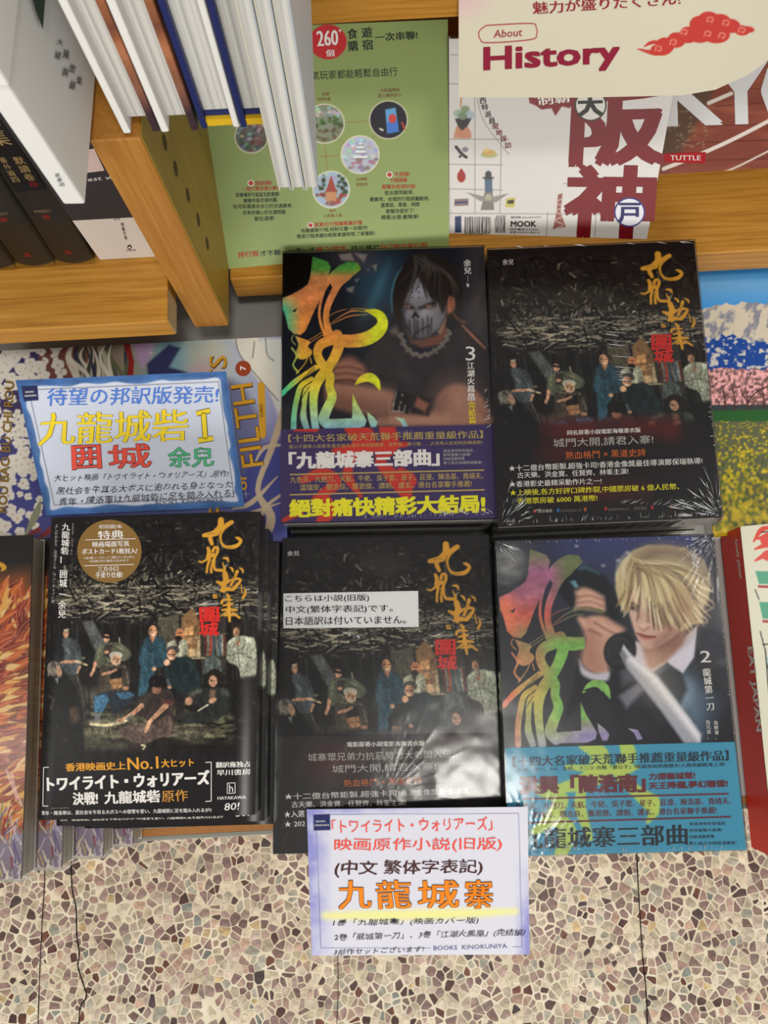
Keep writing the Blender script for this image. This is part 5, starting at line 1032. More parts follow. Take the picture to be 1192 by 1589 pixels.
creases(bU, plU, [(34, radial(1119, 802, 8, 62, 178, 262, 8, 34, .8)), (34, radial(775, 816, 6, 60, -80, -4, 6, 26, .7)), (80, along(785, 814, 1112, 801, .1, -1, 3, 12, .5)), (26, along(960, 782, 1090, 790, 1, -.5, 8, 26, .5)), (18, along(1086, 480, 1112, 720, -1, .2, 2, 6, .5)), (14, along(930, 500, 960, 600, 1, .1, 12, 40, .35)), (10, along(770, 384, 1060, 376, 1, .2, 6, 20, .4))], .0015, 7)
# --- blossom book lying sideways
zR = 0.052; plR = flat(zR); qR = [(-32, 546), (437, 522), (446, 840), (-32, 856)]
cR = Canvas(qR, 1.3); blossom_book(cR)
def textR(a):
    Gd = (150, 116, 50)
    def side(s, x, y0, y1, h, col, b=.0): txt(a, plR, s, (x, y0), (x + .01, y1), h, col, b)
    def up_(s, p0, p1, h, col, b=.0, off=.0004):
        v, f = glyphs(s, b); lo = v.min(0); hi = v.max(0); u = (v[:, 0] - lo[0]) / (hi[0] - lo[0]); w_ = (v[:, 1] - lo[1]) / (hi[1] - lo[1]); p0 = np.array(p0, float); d = np.array(p1) - p0; L = np.linalg.norm(d); n_ = np.array([d[1], -d[0]]) / L * h
        put(a, plR, p0 + d * u[:, None] + n_ * w_[:, None], f, col, off)
    up_('ROU BAO BU CHI ROU', (11, 796), (23, 592), 15, (70, 50, 30), .03, .00025); up_('ROU BAO BU CHI ROU', (10.5, 796), (22.5, 592), 14, Gd, .0)
    Gy = (204, 152, 44)
    up_('REMNANTS', (352, 800), (353, 552), 28, (90, 66, 30), .02, .00025); up_('REMNANTS', (351, 800), (352, 552), 27, Gy, .0)
    up_('of', (384, 761), (383, 737), 16, Gy, .02); up_('FILTH', (410, 722), (392, 594), 34, (90, 66, 30), .02, .00025); up_('FILTH', (409, 722), (391, 594), 33, Gy, .0)
    disc(a, plR, (377.5, 572), 12, 12, (150, 66, 40), .0003); up_('7', (382, 575), (382, 568), 9, WH, .03, .0005)
    poly(a, plR, [(400, 596), (406, 592), (411, 598), (413, 676), (408, 682), (403, 677)], Gy, .0003); up_('YUWU', (409, 648), (408, 628), 5, (60, 44, 20), .01, .0005)
bR = flat_book('manga_volume', 'colourful blossom-patterned book lying sideways under the blue-edged card', 'blossom-patterned books', qR, plR, 0.026, 'right', cR, textR, edge='navy_cloth')
stack_under(bR, 1, 0.025, [(.0005, -.0006, 0)], ['second blossom-patterned book, directly under the one with gold lettering'])

# --- phoenix books fanned at the far left
plF = flat(0.0835); qF = [(-150, 836), (51, 830), (33, 1364), (-180, 1364)]
cF = Canvas(qF, 1.3); phoenix(cF)
bF = flat_book('manga_volume', 'leftmost phoenix-feather book, topmost of the fanned stack at the left edge', 'phoenix-feather books fanned out in plastic', qF, plF, 0.0185, 'left', cF, None, pages='pages', edge='white_board')
def clear_sleeve(parent, pl, q, th):
    q = lerp_quad(q, -.01, -.012, -.004, -.008); w = pl.hit(q[:, 0], q[:, 1], .0012)[::-1]; a = Acc(); a.add(slab(w, pl.n, th + .0014), [BOXF[1], BOXF[2], BOXF[3], BOXF[0]], (255, 255, 255)); return a.build('clear_sleeve', 'clear_film', parent)
clear_sleeve(bF, plF, qF, .0185)
stack_under(bF, 3, 0.0195, [(.0158, .0010, .002), (.0345, .0025, .004), (.0475, .0050, .004)], ['second phoenix-feather book of the fan, next under the leftmost', 'third phoenix-feather book of the fan, counted from the left', 'rightmost and lowest phoenix-feather book of the fan'], skip=())

# --- meadow photo book and the red-spined guide at the right
plS = flat(0.014); qS = [(1081, 404), (1300, 384), (1330, 806), (1107, 834)]
cS = Canvas(qS, 1.2, base=(60, 130, 200)); meadow(cS)
bS = flat_book('photo_book', 'photo book with snowy mountain, cherry trees and yellow flowers, at the right edge', None, qS, plS, 0.0135, 'left', cS, None, edge='white_board', pages='pages')
plE = flat(0.036); qE = [(1149, 817), (1330, 800), (1370, 1330), (1203, 1332)]
cE = Canvas(qE, 1.3, base=(206, 204, 184))
for q, col in [([(1172, 886), (1352, 892), (1352, 912), (1178, 906)], (70, 150, 120)), ([(1178, 934), (1352, 940), (1352, 965), (1184, 960)], (70, 150, 120)), ([(1176, 908), (1352, 914), (1352, 918), (1177, 912)], (150, 40, 40)), ([(1183, 962), (1352, 968), (1352, 972), (1184, 966)], (150, 40, 40)), ([(1190, 1020), (1352, 1020), (1352, 1060), (1196, 1060)], (150, 190, 200))]: cE.poly(q, col)
for q in [[(1170, 840), (1182, 822), (1200, 818)], [(1172, 852), (1190, 846), (1210, 850)], [(1172, 870), (1188, 862), (1206, 864)], [(1175, 836), (1188, 834), (1200, 840)]]: cE.stroke(q, [1.5, 4, 2], (206, 66, 52)); 
cE.ell(1196, 838, 16, 12, (206, 66, 52)); cE.ell(1196, 862, 14, 9, (206, 66, 52)); cE.stroke([(1182, 826), (1200, 824)], .8, (40, 20, 20))
for q in [[(1172, 915), (1178, 930)], [(1180, 980), (1188, 1010)], [(1184, 1000), (1352, 990)], [(1190, 1030), (1206, 1080)], [(1196, 1070), (1352, 1074)], [(1200, 975), (1200, 1010)], [(1215, 975), (1215, 1010)], [(1195, 1100), (1352, 1090)], [(1188, 1010), (1192, 1060), (1198, 1120)]]: cE.stroke(q, .9, (40, 36, 34))
bE = flat_book('travel_guide', 'red-spined food travel guide with a crab on its cover, at the right edge', None, qE, plE, 0.0345, 'left', cE, None, edge='red_board', pages='pages', board=.0006)
sp = [o for o in bE.children if o.name.startswith('spine')][0]
wA, wB = plE.hit(1149, 817), plE.hit(1203, 1332); side = Plane(wA, np.cross(wB - wA, (0, 0, 1))); a = Acc()
def down(a, pl, s, x0, y0, x1, y1, h, col, b=.0):
    v, f = glyphs(s, b); lo = v.min(0); hi = v.max(0); u = (v[:, 0] - lo[0]) / (hi[0] - lo[0]); w_ = (v[:, 1] - lo[1]) / (hi[1] - lo[1]); p0 = np.array([x0, y0], float); d = np.array([x1, y1]) - p0; L = np.linalg.norm(d)
    put(a, pl, p0 + d * u[:, None] + np.array([d[1], -d[0]]) / L * h * w_[:, None], f, col, .0003)
down(a, side, 'EAT JAPAN', 1158, 1004, 1172, 1136, 12, (226, 214, 206), .03); down(a, side, 'lonely planet', 1139.5, 838, 1147, 898, 6.5, (226, 214, 206), .02)
tag(a.build('spine_lettering', 'print_satin', bE), kind='stuff')

# ---------------------------------------------------------------- books leaning on the ledge
def lean_book(name, label, cat, bl, br, deg, quad, th, canvas, text, m, edge, hold=.058):
    A, B = P(*bl, hold), P(*br, hold); pl = lean(A, B, deg); q = quad
    w = pl.hit(np.array(q)[:, 0], np.array(q)[:, 1]); t = thing(name, label, cat, tuple(w[[2, 3]].mean(0)))
    a = Acc(); canvas.emit(a, pl)
    if text: text(a, pl)
    a.add(slab(w[::-1] - pl.n * .00012, pl.n, .0004), BOXF, (220, 218, 210)); a.build('cover', m, t)
    g = lerp_quad(q, .004, .004, .004, .006); boxobj('page_block', slab(pl.hit(g[:, 0], g[:, 1], -.0006)[::-1], pl.n, th), 'pages', t)
    boxobj('back_cover', slab(w[::-1] - pl.n * (th + .0008), pl.n, .0004), edge, t)
    return t, pl
qG = [(286, 47), (695, 30), (697, 385), (347, 418)]
cG = Canvas(qG, 1.3, base=(132, 149, 88)); c = cG
c.stroke([(352, 417), (318, 200), (300, 60)], 1.2, (120, 150, 92), .7)
for (x, y, r_, k) in ((504, 192, 31, 0), (603, 186, 30, 1), (559, 240, 30, 2), (514, 294, 29, 3), (390, 212, 26, 4)):
    c.ell(x, y, r_, r_, (226, 216, 196)); c.ell(x, y, r_ - 1.4, r_ - 1.4, [(120, 130, 110), (20, 18, 30), (170, 178, 190), (150, 170, 190), (90, 96, 90)][k])
    rr = random.Random(k)
    def inside(dx, dy): return (x + dx, y + dy)
    for q in range(70):
        a_ = rr.random() * 6.28; d = (r_ - 4) * math.sqrt(rr.random()); dx, dy = d * math.cos(a_), d * math.sin(a_)
        if k == 0: col = (60, 84, 30) if dy > -12 and dy < 6 else ((90, 78, 44) if dy > 6 else (176, 182, 180))
        elif k == 1: continue
        elif k == 2: col = (150, 110, 120) if dy > 6 else (176, 182, 192)
        elif k == 3: col = (40, 60, 34) if abs(dx) > 10 and dy < 8 else ((140, 62, 40) if dy > 2 else (160, 176, 196))
        else: col = rr.choice([(120, 60, 60), (60, 70, 60), (150, 150, 150)])
        c.ell(x + dx, y + dy, 3, 2.4, tuple(v * rr.uniform(.7, 1.2) for v in col), .8, 1.2)
    if k == 1: c.poly([(596, 164), (614, 160), (622, 208), (600, 211)], (20, 26, 40)); c.poly([(598, 170), (614, 167), (619, 204), (601, 207)], (90, 150, 200)); c.poly([(600, 190), (617, 186), (619, 204), (602, 207)], (60, 110, 190)); c.ell(609, 184, 6, 7, (190, 60, 50)); c.stroke([(590, 200), (594, 202)], 1.5, (200, 200, 190)); c.stroke([(624, 190), (628, 200)], 1.4, (180, 60, 40))
    if k == 2:
        for yy, ww in ((246, 13), (238, 10), (231, 7), (225, 4)): c.poly([(x - ww, yy), (x + ww, yy), (x + ww - 3, yy - 4), (x - ww + 3, yy - 4)], (222, 222, 226)); c.stroke([(x - ww, yy), (x + ww, yy)], .7, (110, 112, 124))
    if k == 3: c.poly([(x - 9, y + 4), (x + 9, y + 4), (x + 2, y - 16), (x, y - 22), (x - 2, y - 16)], (150, 62, 46)); c.poly([(x - 8, y + 4), (x + 8, y + 4), (x + 8, y + 18), (x - 8, y + 18)], (184, 130, 90))
for p0, p1 in (((536, 190), (572, 188)), ((526, 216), (536, 224)), ((504, 224), (508, 264)), ((534, 270), (541, 262)), ((497, 243), (528, 241)), ((578, 215), (584, 208))):
    n = max(2, int(math.hypot(p1[0] - p0[0], p1[1] - p0[1]) / 3))
    for k in range(n): c.ell(p0[0] + (p1[0] - p0[0]) * k / n, p0[1] + (p1[1] - p0[1]) * k / n, .7, .7, (130, 70, 50))
c.ell(509, 65, 29, 27, (184, 24, 34))
def textG(a, pl):
    T = lambda *k, **w: txt(a, pl, *k, **w); BK = (30, 40, 26); RD = (168, 44, 30)
    T('260', (493, 72), (525, 70), 24, WH, .03); T('+', (525, 50), (531, 49.5), 5, WH, .03); T('個', (506, 88), (519, 87.5), 11, WH, .02); T('食', (540, 61), (555, 60), 16, BK, .03); T('遊', (562, 59), (578, 58), 16, BK, .03); T('購', (541, 80), (556, 79), 16, BK, .03); T('宿', (563, 78), (579, 77), 16, BK, .03); T('一次串聯!', (583, 65), (648, 61), 13, BK, .03)
    T('人氣玩家都能輕鬆自由行', (470, 125), (617, 117.6), 13.5, BK, .0); T('大阪道頓堀', (590, 143.5), (620, 142), 5.5, (130, 80, 50)); T('固力果跑跑人', (587, 152), (624, 150), 5.5, (130, 80, 50)); T('京都', (500, 149), (512, 148), 5, (130, 80, 50)); T('伊根舟屋', (492, 157), (513, 156), 5, (130, 80, 50)); T('兵庫縣', (553, 281), (570, 280), 5, (130, 80, 50)); T('姬路城', (553, 289), (571, 288), 5, (130, 80, 50)); T('神戶', (511, 330), (521, 329.5), 5, (130, 80, 50)); T('北野異人館', (502, 338), (531, 336.5), 5.2, (130, 80, 50))
    for s, x0, x1, y in (('不用想!', 612, 636, 274.5), ('行程路線', 606, 632, 283.5), ('都幫你安排好啦!', 593, 645, 293.5)): T(s, (x0, y), (x1, y - 1), 7, RD, .02)
    disc(a, pl, (604.5, 271), 5, 5, WH, .0002); disc(a, pl, (604.5, 271), 3.6, 3.6, RD, .0003)
    for s, x0, x1, y in (('從出發到結束,', 597, 642, 303), ('最實用、合理的行程規畫範例,', 574, 666, 313), ('連車班、車資、時間', 591, 651, 322), ('都幫你查好了!', 599, 643, 331.5), ('輕鬆出發,最簡單!', 592, 650, 341)): T(s, (x0, y), (x1, y - 1.5), 7, BK, .015)
    disc(a, pl, (482, 349.5), 4.6, 4.6, WH, .0002); disc(a, pl, (482, 349.5), 3.4, 3.4, RD, .0003)
    T('直覺式!行程圖解最好懂', (488, 352), (562, 348.5), 6.6, RD, .02); T('地圖圖解行程,相對位置一目瞭然!', (467, 361.5), (571, 356.5), 6.6, BK, .01); T('簡易行程表讓你輕鬆掌握時間,了解重點!', (461, 370.5), (582, 365), 6.8, BK, .01)
    disc(a, pl, (389.5, 284), 5, 5, WH, .0002); disc(a, pl, (389.5, 284), 3.8, 3.8, RD, .0003); T('超詳細!', (396, 288), (422, 287), 7, RD, .02); T('一搭打開交通大集合', (376, 296.5), (436, 294.5), 6.4, RD, .02)
    for s, x0, x1, y in (('從機場到市區該怎麼選擇?', 366, 434, 306), ('懶懶市區交通地圖,', 378, 431, 315), ('如何挑選適合自己的交通票券,', 362, 454, 324), ('所有你擔心的交通問題', 377, 443, 333.5), ('都在這裡!', 395, 426, 343)): T(s, (x0, y), (x1, y - 1.4), 6.8, BK, .01)
    T('排行程', (370, 400), (402, 397.5), 9, RD, .03); T('才不難', (404, 397.5), (436, 395.5), 8.5, BK, .03); T('一步一步', (448, 393), (490, 391), 8, BK, .03); T('建立理念,', (491, 391), (540, 389), 8, RD, .03); T('排出屬於', (545, 389), (590, 387), 8, BK, .03); T('自己的完美行程', (591, 387), (664, 384), 8, RD, .03)
lean_book('travel_guide', 'pale green travel guide with round photos, leaning on the wooden ledge', 'book', (347, 418), (697, 385), 45, qG, .012, cG, textG, 'print_satin', 'green_board')
# white magazine with the large red characters
qK = [(697, 60), (1060, 60), (1004, 371), (697, 362)]
cK = Canvas(qK, 1.2, base=(206, 202, 198)); c = cK
for q in [[(697, 216), (790, 216)], [(697, 255), (780, 256)], [(697, 293), (780, 295)], [(697, 331), (1012, 333)], [(737, 130), (737, 331)], [(778, 216), (776, 331)], [(740, 150), (752, 190), (790, 240)], [(850, 330), (848, 366)], [(925, 333), (923, 368)], [(875, 285), (1010, 290)], [(700, 85), (740, 85)], [(697, 130), (740, 130)]]: c.stroke(q, .55, (120, 118, 118), .9)
c.poly([(706, 184), (733, 182), (721, 204), (714, 204)], (40, 30, 30)); [c.ell(x, y, 7, 6, col, 1, 1.5) for x, y, col in ((711, 176, (150, 170, 150)), (722, 170, (120, 140, 110)), (730, 178, (160, 176, 190)), (718, 180, (110, 130, 100)))]; c.poly([(704, 214), (709, 196), (717, 202), (726, 197), (731, 214)], (190, 130, 100), 1, 1.2, True); c.stroke([(716, 152), (715, 166)], 1.2, (190, 130, 80))
c.stroke([(708, 228), (716, 238), (722, 243)], 2.4, (40, 36, 40)); c.ell(722, 232, 5, 4, (130, 120, 130)); c.ell(714, 243, 2, 2, (20, 20, 20)); c.ell(724, 244, 2, 2, (20, 20, 20))
c.ell(759, 240, 13, 5, (160, 170, 120)); c.ell(759, 237, 10, 5, (196, 160, 90)); c.ell(755, 233, 4, 3, (210, 180, 110)); c.ell(716, 274, 6.5, 9, (150, 40, 30)); c.ell(716, 265, 2.5, 3, (150, 40, 30)); c.poly([(705, 309), (727, 308), (727, 319), (705, 320)], (130, 110, 110)); c.poly([(706, 313), (726, 312), (726, 315), (706, 316)], (60, 60, 100))
c.poly([(754, 290), (764, 290), (767, 326), (746, 326)], (120, 116, 112)); c.ell(758, 271, 5, 6, (60, 66, 70)); c.poly([(752, 276), (764, 276), (764, 298), (753, 298)], (80, 100, 120)); c.poly([(723, 298), (756, 306), (762, 306), (790, 300), (770, 314), (745, 312)], (140, 136, 132)); c.ell(758, 306, 5, 5, (170, 160, 140)); c.ell(758, 276, 9, 2, (60, 60, 60))
c.poly([(786, 308), (800, 306), (798, 322), (784, 321)], (186, 176, 90)); c.poly([(788, 311), (798, 310), (797, 316), (787, 316)], (60, 56, 40))
c.poly([(866, 302), (873, 300), (870, 328), (878, 352), (858, 356), (864, 328)], (140, 84, 76)); [c.stroke([(862 + (k % 2) * 12, 355 - 7 * k), (874 - (k % 2) * 12, 350 - 7 * k)], .6, (206, 190, 180)) for k in range(7)]
c.poly([(706, 336), (716, 335), (716, 361), (706, 361)], (40, 50, 90)); rr = random.Random(6); x = 722
while x < 786:
    w_ = rr.choice([.5, .9, 1.4]);
    if not 762 < x < 766: c.stroke([(x, 338 if x > 765 else 337), (x, 361)], w_ / 2 + .2, (20, 20, 22), 1, .3, False)
    x += w_ + rr.uniform(1.2, 2.2)
c.poly([(820, 148), (830, 152), (840, 145), (896, 143), (890, 160), (884, 168), (872, 165), (862, 180), (856, 168), (840, 170), (832, 164), (822, 160)], (120, 22, 26))
def textK(a, pl):
    T = lambda *k, **w: txt(a, pl, *k, **w); RD = (112, 6, 18); BK = (26, 22, 24)
    T('阪', (888, 256), (1026, 252), 116, RD, .05, slant=.08); T('神', (877, 366), (1008, 368), 108, RD, .05, slant=.06)
    disc(a, pl, (916.5, 163), 25, 25, (60, 50, 40), .0004); disc(a, pl, (916.5, 163), 22.5, 22.5, (210, 208, 200), .0005); T('大', (898, 180), (935, 179), 33, (34, 34, 30), .05, off=.0007)
    disc(a, pl, (977, 329), 24, 23, (44, 44, 120), .0004); disc(a, pl, (977, 329), 21.8, 20.8, (214, 212, 220), .0005); T('戸', (960, 345), (993, 345), 30, (34, 34, 90), .04, off=.0007)
    T('制霸', (836, 164), (884, 158), 17, (226, 222, 214), .03, off=.0005)
    for ch_, x, y, col in (('關', 747, 146, BK), ('西', 751, 157, BK), ('特', 754, 167, BK), ('派', 759, 178, BK), ('員', 765, 188, BK), ('現', 770, 197, RD), ('地', 776, 206.5, RD), ('採', 783, 216, RD), ('訪', 790, 226, RD)): T(ch_, (x - 6, y + 4.5), (x + 4, y + 3.5), 9.5, col, .03)
    T('MOOK', (793, 351.5), (832, 351.5), 8.5, BK, .05); T('趨勢情報 www.mook.com.tw', (793, 339), (840, 338), 3.4, BK); T('城邦書號 KS2053', (791, 357.5), (835, 357.5), 3.6, (60, 50, 50)); T('定價 NT$330 HK$110', (791, 362), (838, 362), 3.6, (60, 50, 50)); T('9786263060754', (722, 364), (760, 363.5), 3, BK); T('00330', (770, 337.5), (785, 337), 3, BK)
lean_book('travel_magazine', 'white travel magazine with large dark red characters, leaning on the wooden ledge', 'magazine', (697, 362), (1004, 371), 52, qK, .007, cK, textK, 'print_satin', 'white_board')
# red-brown travel book
qY = [(1046, 60), (1290, 40), (1270, 256), (1006, 272)]
cY = Canvas(qY, 1.3, base=(122, 62, 50)); c = cY; c.frame()
i = np.arange(len(c.X)); n = fbm(c.X / 60, c.Y / 14, 4); c.mix(i, np.clip((n - .4) * 2, 0, 1), (150, 88, 66)); i = c.win(1000, 140, 1110, 240); c.mix(i, np.clip((1108 - c.X[i] - (c.Y[i] - 150) * .55) / 10, 0, 1) * .9, (84, 66, 50))
for q in [[(1110, 165), (1300, 150)], [(1100, 195), (1300, 190)], [(1060, 222), (1300, 214)], [(1040, 250), (1300, 244)], [(1140, 140), (1300, 132)]]: c.stroke(q, .8, (84, 40, 34), .8)
c.stroke([(1030, 262), (1085, 240), (1160, 205), (1300, 130)], 3, (214, 206, 196)); c.stroke([(1100, 160), (1135, 145)], 3, (206, 200, 190)); c.stroke([(1120, 268), (1150, 256), (1250, 205)], 1.4, (206, 196, 186))
for k in range(60): x = random.Random(k).uniform(1036, 1096); y = random.Random(k + 99).uniform(165, 230); c.stroke([(x, y), (x + 3, y - 1)], .8, (150, 130, 96), .8)
def textY(a, pl):
    txt(a, pl, 'KYOTO', (1033, 194), (1420, 176), 96, (206, 206, 208), .03); poly(a, pl, [(1031, 238), (1096, 236), (1094, 253), (1031, 252)], (160, 20, 26), .0003); txt(a, pl, 'TUTTLE', (1040, 248.5), (1087, 248.5), 7.5, (226, 216, 210), .02, off=.0006)
def textY2(a, pl):      # only the letters that fall on this cover
    for ch_, x0, x1 in (('K', 1034, 1118), ('Y', 1112, 1190), ('O', 1186, 1268)): txt(a, pl, ch_, (x0, 194 - (x0 - 1033) * .03), (x1, 194 - (x1 - 1033) * .03), 96, (206, 206, 208), .04)
    poly(a, pl, [(1031, 238), (1096, 236), (1094, 253), (1031, 252)], (160, 20, 26), .0003); txt(a, pl, 'TUTTLE', (1040, 248.5), (1087, 248.5), 7.5, (226, 216, 210), .02, off=.0006)
lean_book('travel_book', 'red-brown travel book with white letters, leaning behind the white magazine at the right', 'book', (1006, 272), (1270, 256), 45, qY, .010, cY, textY2, 'print_gloss', 'white_board')

# ---------------------------------------------------------------- cards
def card(name, label, plane, quad, canvas, text, bend=None):
    if bend: plane.disp = bend
    w = plane.hit(np.array(quad)[:, 0], np.array(quad)[:, 1]); a = Acc(); org = w.mean(0)
    canvas.emit(a, plane); 
    if text: text(a)
    canvas2 = Canvas(quad, 14, base=(214, 212, 214)); canvas2.emit(a, plane, -.0004)
    o = a.build(name, 'print_paper', origin=tuple(org)); return tag(o, label, 'card')
def plane3(q, zs):
    p = [P(x, y, z) for (x, y), z in zip(q, zs)]; return Plane(p[0], np.cross(p[1] - p[0], p[2] - p[0]))
q1 = [(24, 590), (351, 576), (379, 786), (72, 800)]
pl1 = plane3([q1[3], q1[2], q1[0]], (.056, .056, .080))
c1 = Canvas(q1, 1.1, base=(212, 214, 224)); c = c1
BLU = (62, 100, 156)
def inner(k, jit, seed):
    r = random.Random(seed); g = lerp_quad(q1, .032 + k, .034 + k, .055 + k, .05 + k); out = []
    for a_, b_ in zip(g, np.roll(g, -1, 0)):
        for t in np.linspace(0, 1, 14)[:-1]: out.append(a_ * (1 - t) + b_ * t + np.array([r.uniform(-jit, jit), r.uniform(-jit, jit)]))
    return out
c.C[:] = np.array([62, 100, 156]); c.grain(30, 30, .2); c.poly(inner(0, 2.6, 1), (214, 216, 226), 1, 1.2, True); c.poly(inner(-.012, 2.0, 2), (150, 172, 206), .25, 3, True)
g = lerp_quad(q1, .052, .044, .075, .075)
for a_, b_ in zip(g, np.roll(g, -1, 0)): c.stroke([a_, b_], .5, (70, 70, 84), .9, .4, False)
c.poly([(33, 599), (58, 598), (60, 621), (37, 623)], (36, 42, 84))
def text1(a):
    T = lambda *k, **w: txt(a, pl1, *k, **w); INK = (44, 42, 52)
    T('BOOKS', (40, 610), (53, 609.3), 3, WH, .02); T('KINOKUNIYA', (39, 616), (57, 615), 3, WH, .02)
    T('待望の邦訳版発売!', (73, 630), (338, 625.5), 27, (84, 124, 206), .022, slant=.1, wob=.5)
    for b, col, off in ((.033, (52, 44, 24), .0003), (.020, (232, 206, 48), .0005)): T('九龍城砦', (60, 691), (290, 684), 49, col, bold=b, off=off, slant=.08, wob=.8); 
    for b, col, off in ((1.6, (52, 44, 24), .0003), (0, (232, 206, 48), .0005)):
        for p0, p1, h in (((305, 642), (326, 637), 3.2), ((316, 640), (319, 682), 3.4), ((308, 684), (331, 680), 3.4)): bar(a, pl1, p0, p1, h + b * .6, col, off)
    for b, col, off in ((.039, (60, 30, 30), .0003), (.026, (226, 84, 70), .0005)): T('囲', (114, 729), (157, 727), 37, col, bold=b * 1.15, off=off, wob=.6); T('城', (170, 727), (234, 725), 37, col, bold=b, off=off, wob=.8)
    for b, col, off in ((.037, (26, 60, 40), .0003), (.020, (80, 184, 130), .0005)): T('余兒', (262, 725), (331, 723.5), 30, col, bold=b, off=off, wob=.6)
    T('大ヒット映画「トワイライト・ウォリアーズ」,原作!', (83, 748), (354, 740), 11, INK, bold=-.004, slant=.3, wob=.7); T('黒社会を牛耳る大ボスに追われる身となった', (88, 768), (360, 757), 11.5, INK, bold=-.004, slant=.2, wob=.7); T('青年・陳洛軍は九龍城砦に足を踏み入れる!', (91, 785), (362, 771), 12, INK, bold=-.004, slant=.2, wob=.7)
    T('BOOKS  KINOKUNIYA', (242, 783.5), (347, 778.7), 6.2, (70, 70, 90), .0)
card('price_card', 'handwritten card with blue painted border and yellow outlined characters, above the left front pile', pl1, q1, c1, text1)
q2 = [(476, 1256), (819, 1252), (822, 1481), (484, 1483)]
pl2 = plane3([q2[0], q2[1], q2[3]], (.0602, .0602, .040))
# the card rests on the middle pile near its top and droops over the front edge
pl2 = plane3([q2[0], q2[1], q2[3]], (.0620, .0830, .053))
c2 = Canvas(q2, 1.2, base=(206, 206, 218)); c = c2; i = np.arange(len(c.X)); n = fbm(c.X / 26, c.Y / 26, 4)
e = np.clip(1 - c.u / .11, 0, 1) * np.clip(1 - (c.v - .3) * .8, 0, 1) + np.clip(1 - (1 - c.u) / .07, 0, 1) * np.clip((c.v - .35) * 2, 0, 1) + np.clip(1 - c.v / .05, 0, 1) * np.clip(1 - c.u * 1.2, 0, 1) * .8
c.mix(i, np.clip(e * (n * 1.9) * 1.1, 0, .9), (132, 134, 196))
c.stroke([(505, 1421), (600, 1420), (700, 1418), (800, 1414)], [5, 8, 8, 4], (230, 226, 130), .8, 5)
g = [(490, 1264), (805, 1262), (810, 1468), (498, 1471)]
for a_, b_ in ((g[0], g[1]), (g[1], g[2]), ((g[2][0], 1469), (796, 1469)), ((668, 1471), g[3]), (g[3], g[0])): c.stroke([a_, b_], .5, (110, 108, 150), .9, .4, False)
c.poly([(486, 1264), (512, 1263), (513, 1288), (487, 1289)], (40, 44, 92))
def text2(a):
    T = lambda *k, **w: txt(a, pl2, *k, **w); INK = (44, 42, 52); RD = (226, 84, 72); BR = (74, 44, 44)
    T('BOOKS', (491, 1276), (505, 1275.5), 3, WH); T('KINOKUNIYA', (489, 1282), (511, 1281.5), 3, WH)
    T('「トワイライト・ウォリアーズ」', (516, 1293), (764, 1288), 21, RD, .012, wob=.6); T('映画原作小説(旧版)', (518, 1323), (778, 1321), 22, RD, .014, slant=.08, wob=.6); T('(中文 繁体字表記)', (519, 1361), (748, 1358), 25, BR, .022, slant=.08, wob=.6)
    for b, col, off in ((.037, (84, 44, 20), .0003), (.022, (230, 130, 30), .0005)):
        for ch_, x0, x1 in (('九', 527, 576), ('龍', 585, 638), ('城', 650, 712), ('寨', 722, 765)): T(ch_, (x0, 1410 - (x0 - 527) * .005), (x1, 1408), 43, col, bold=b, off=off, wob=.7)
    T('1巻「九龍城寨」(映画カバー版)', (516, 1438), (742, 1434), 11, INK, bold=-.004, slant=.25, wob=.6); T('2巻「龍城第一刀」、3巻「江湖火鳳凰」(完結編)', (518, 1461), (814, 1453), 12, INK, bold=-.004, slant=.25, wob=.6); T('3部作セットございます!', (518, 1482), (657, 1477), 9, INK, bold=-.004, slant=.25, wob=.4)
    T('BOOKS  KINOKUNIYA', (673, 1474.5), (787, 1471), 6.6, (84, 84, 130), .0)
card('price_card', 'white handwritten card with lilac corners and orange characters, over the front of the middle pile', pl2, q2, c2, text2)
# cream shelf sign
q3 = [(708, -120), (1420, -150), (1425, 110), (712, 150)]
A3 = P(712, 150, .196); B3 = P(1192, 132, .196); pl3 = lean(A3, B3, 74)
c3 = Canvas([(708, -60), (1330, -60), (1330, 70), (712, 150)], 1.6, base=(200, 193, 172))
vv = c3.v
bq = np.array([712 + (1330 - 712) * t for t in np.linspace(0, 1, c3.nx)])
bot = np.interp(bq, [700, 712, 900, 1060, 1110, 1160, 1192, 1260, 1330], [150, 151, 151.5, 148, 138, 112, 86, 30, -40]); top = np.full(c3.nx, -62.0)
v_ = np.linspace(0, 1, c3.ny)[:, None]; c3.P = np.stack([np.tile(bq, (c3.ny, 1)), top * (1 - v_) + bot * v_], -1); c3.X0 = c3.P[..., 0].ravel(); c3.Y0 = c3.P[..., 1].ravel(); c3.frame()
c = c3; i = c.win(700, -70, 800, 60); c.mix(i, np.clip(1 - np.hypot((c.X[i] - 712) / 70, (c.Y[i] + 20) / 60), 0, 1) * .7, (214, 150, 176))
RC = (184, 58, 52)
for x, y, rx, ry in ((1032, 70, 14, 12), (1050, 62, 14, 12), (1068, 54, 14, 13), (1086, 38, 16, 14), (1100, 28, 16, 11), (1118, 32, 16, 12), (1134, 38, 14, 11), (1150, 44, 12, 8), (1110, 52, 22, 14), (1085, 56, 18, 10), (1022, 76, 12, 7), (1160, 42, 9, 5)): c.ell(x, y, rx, ry, RC)
c.stroke([(1045, 72), (1034, 80), (1015, 82), (990, 76)], [3, 5, 4, 1], RC); c.stroke([(1000, 72), (1012, 66), (1030, 66)], [1, 3, 2], RC)
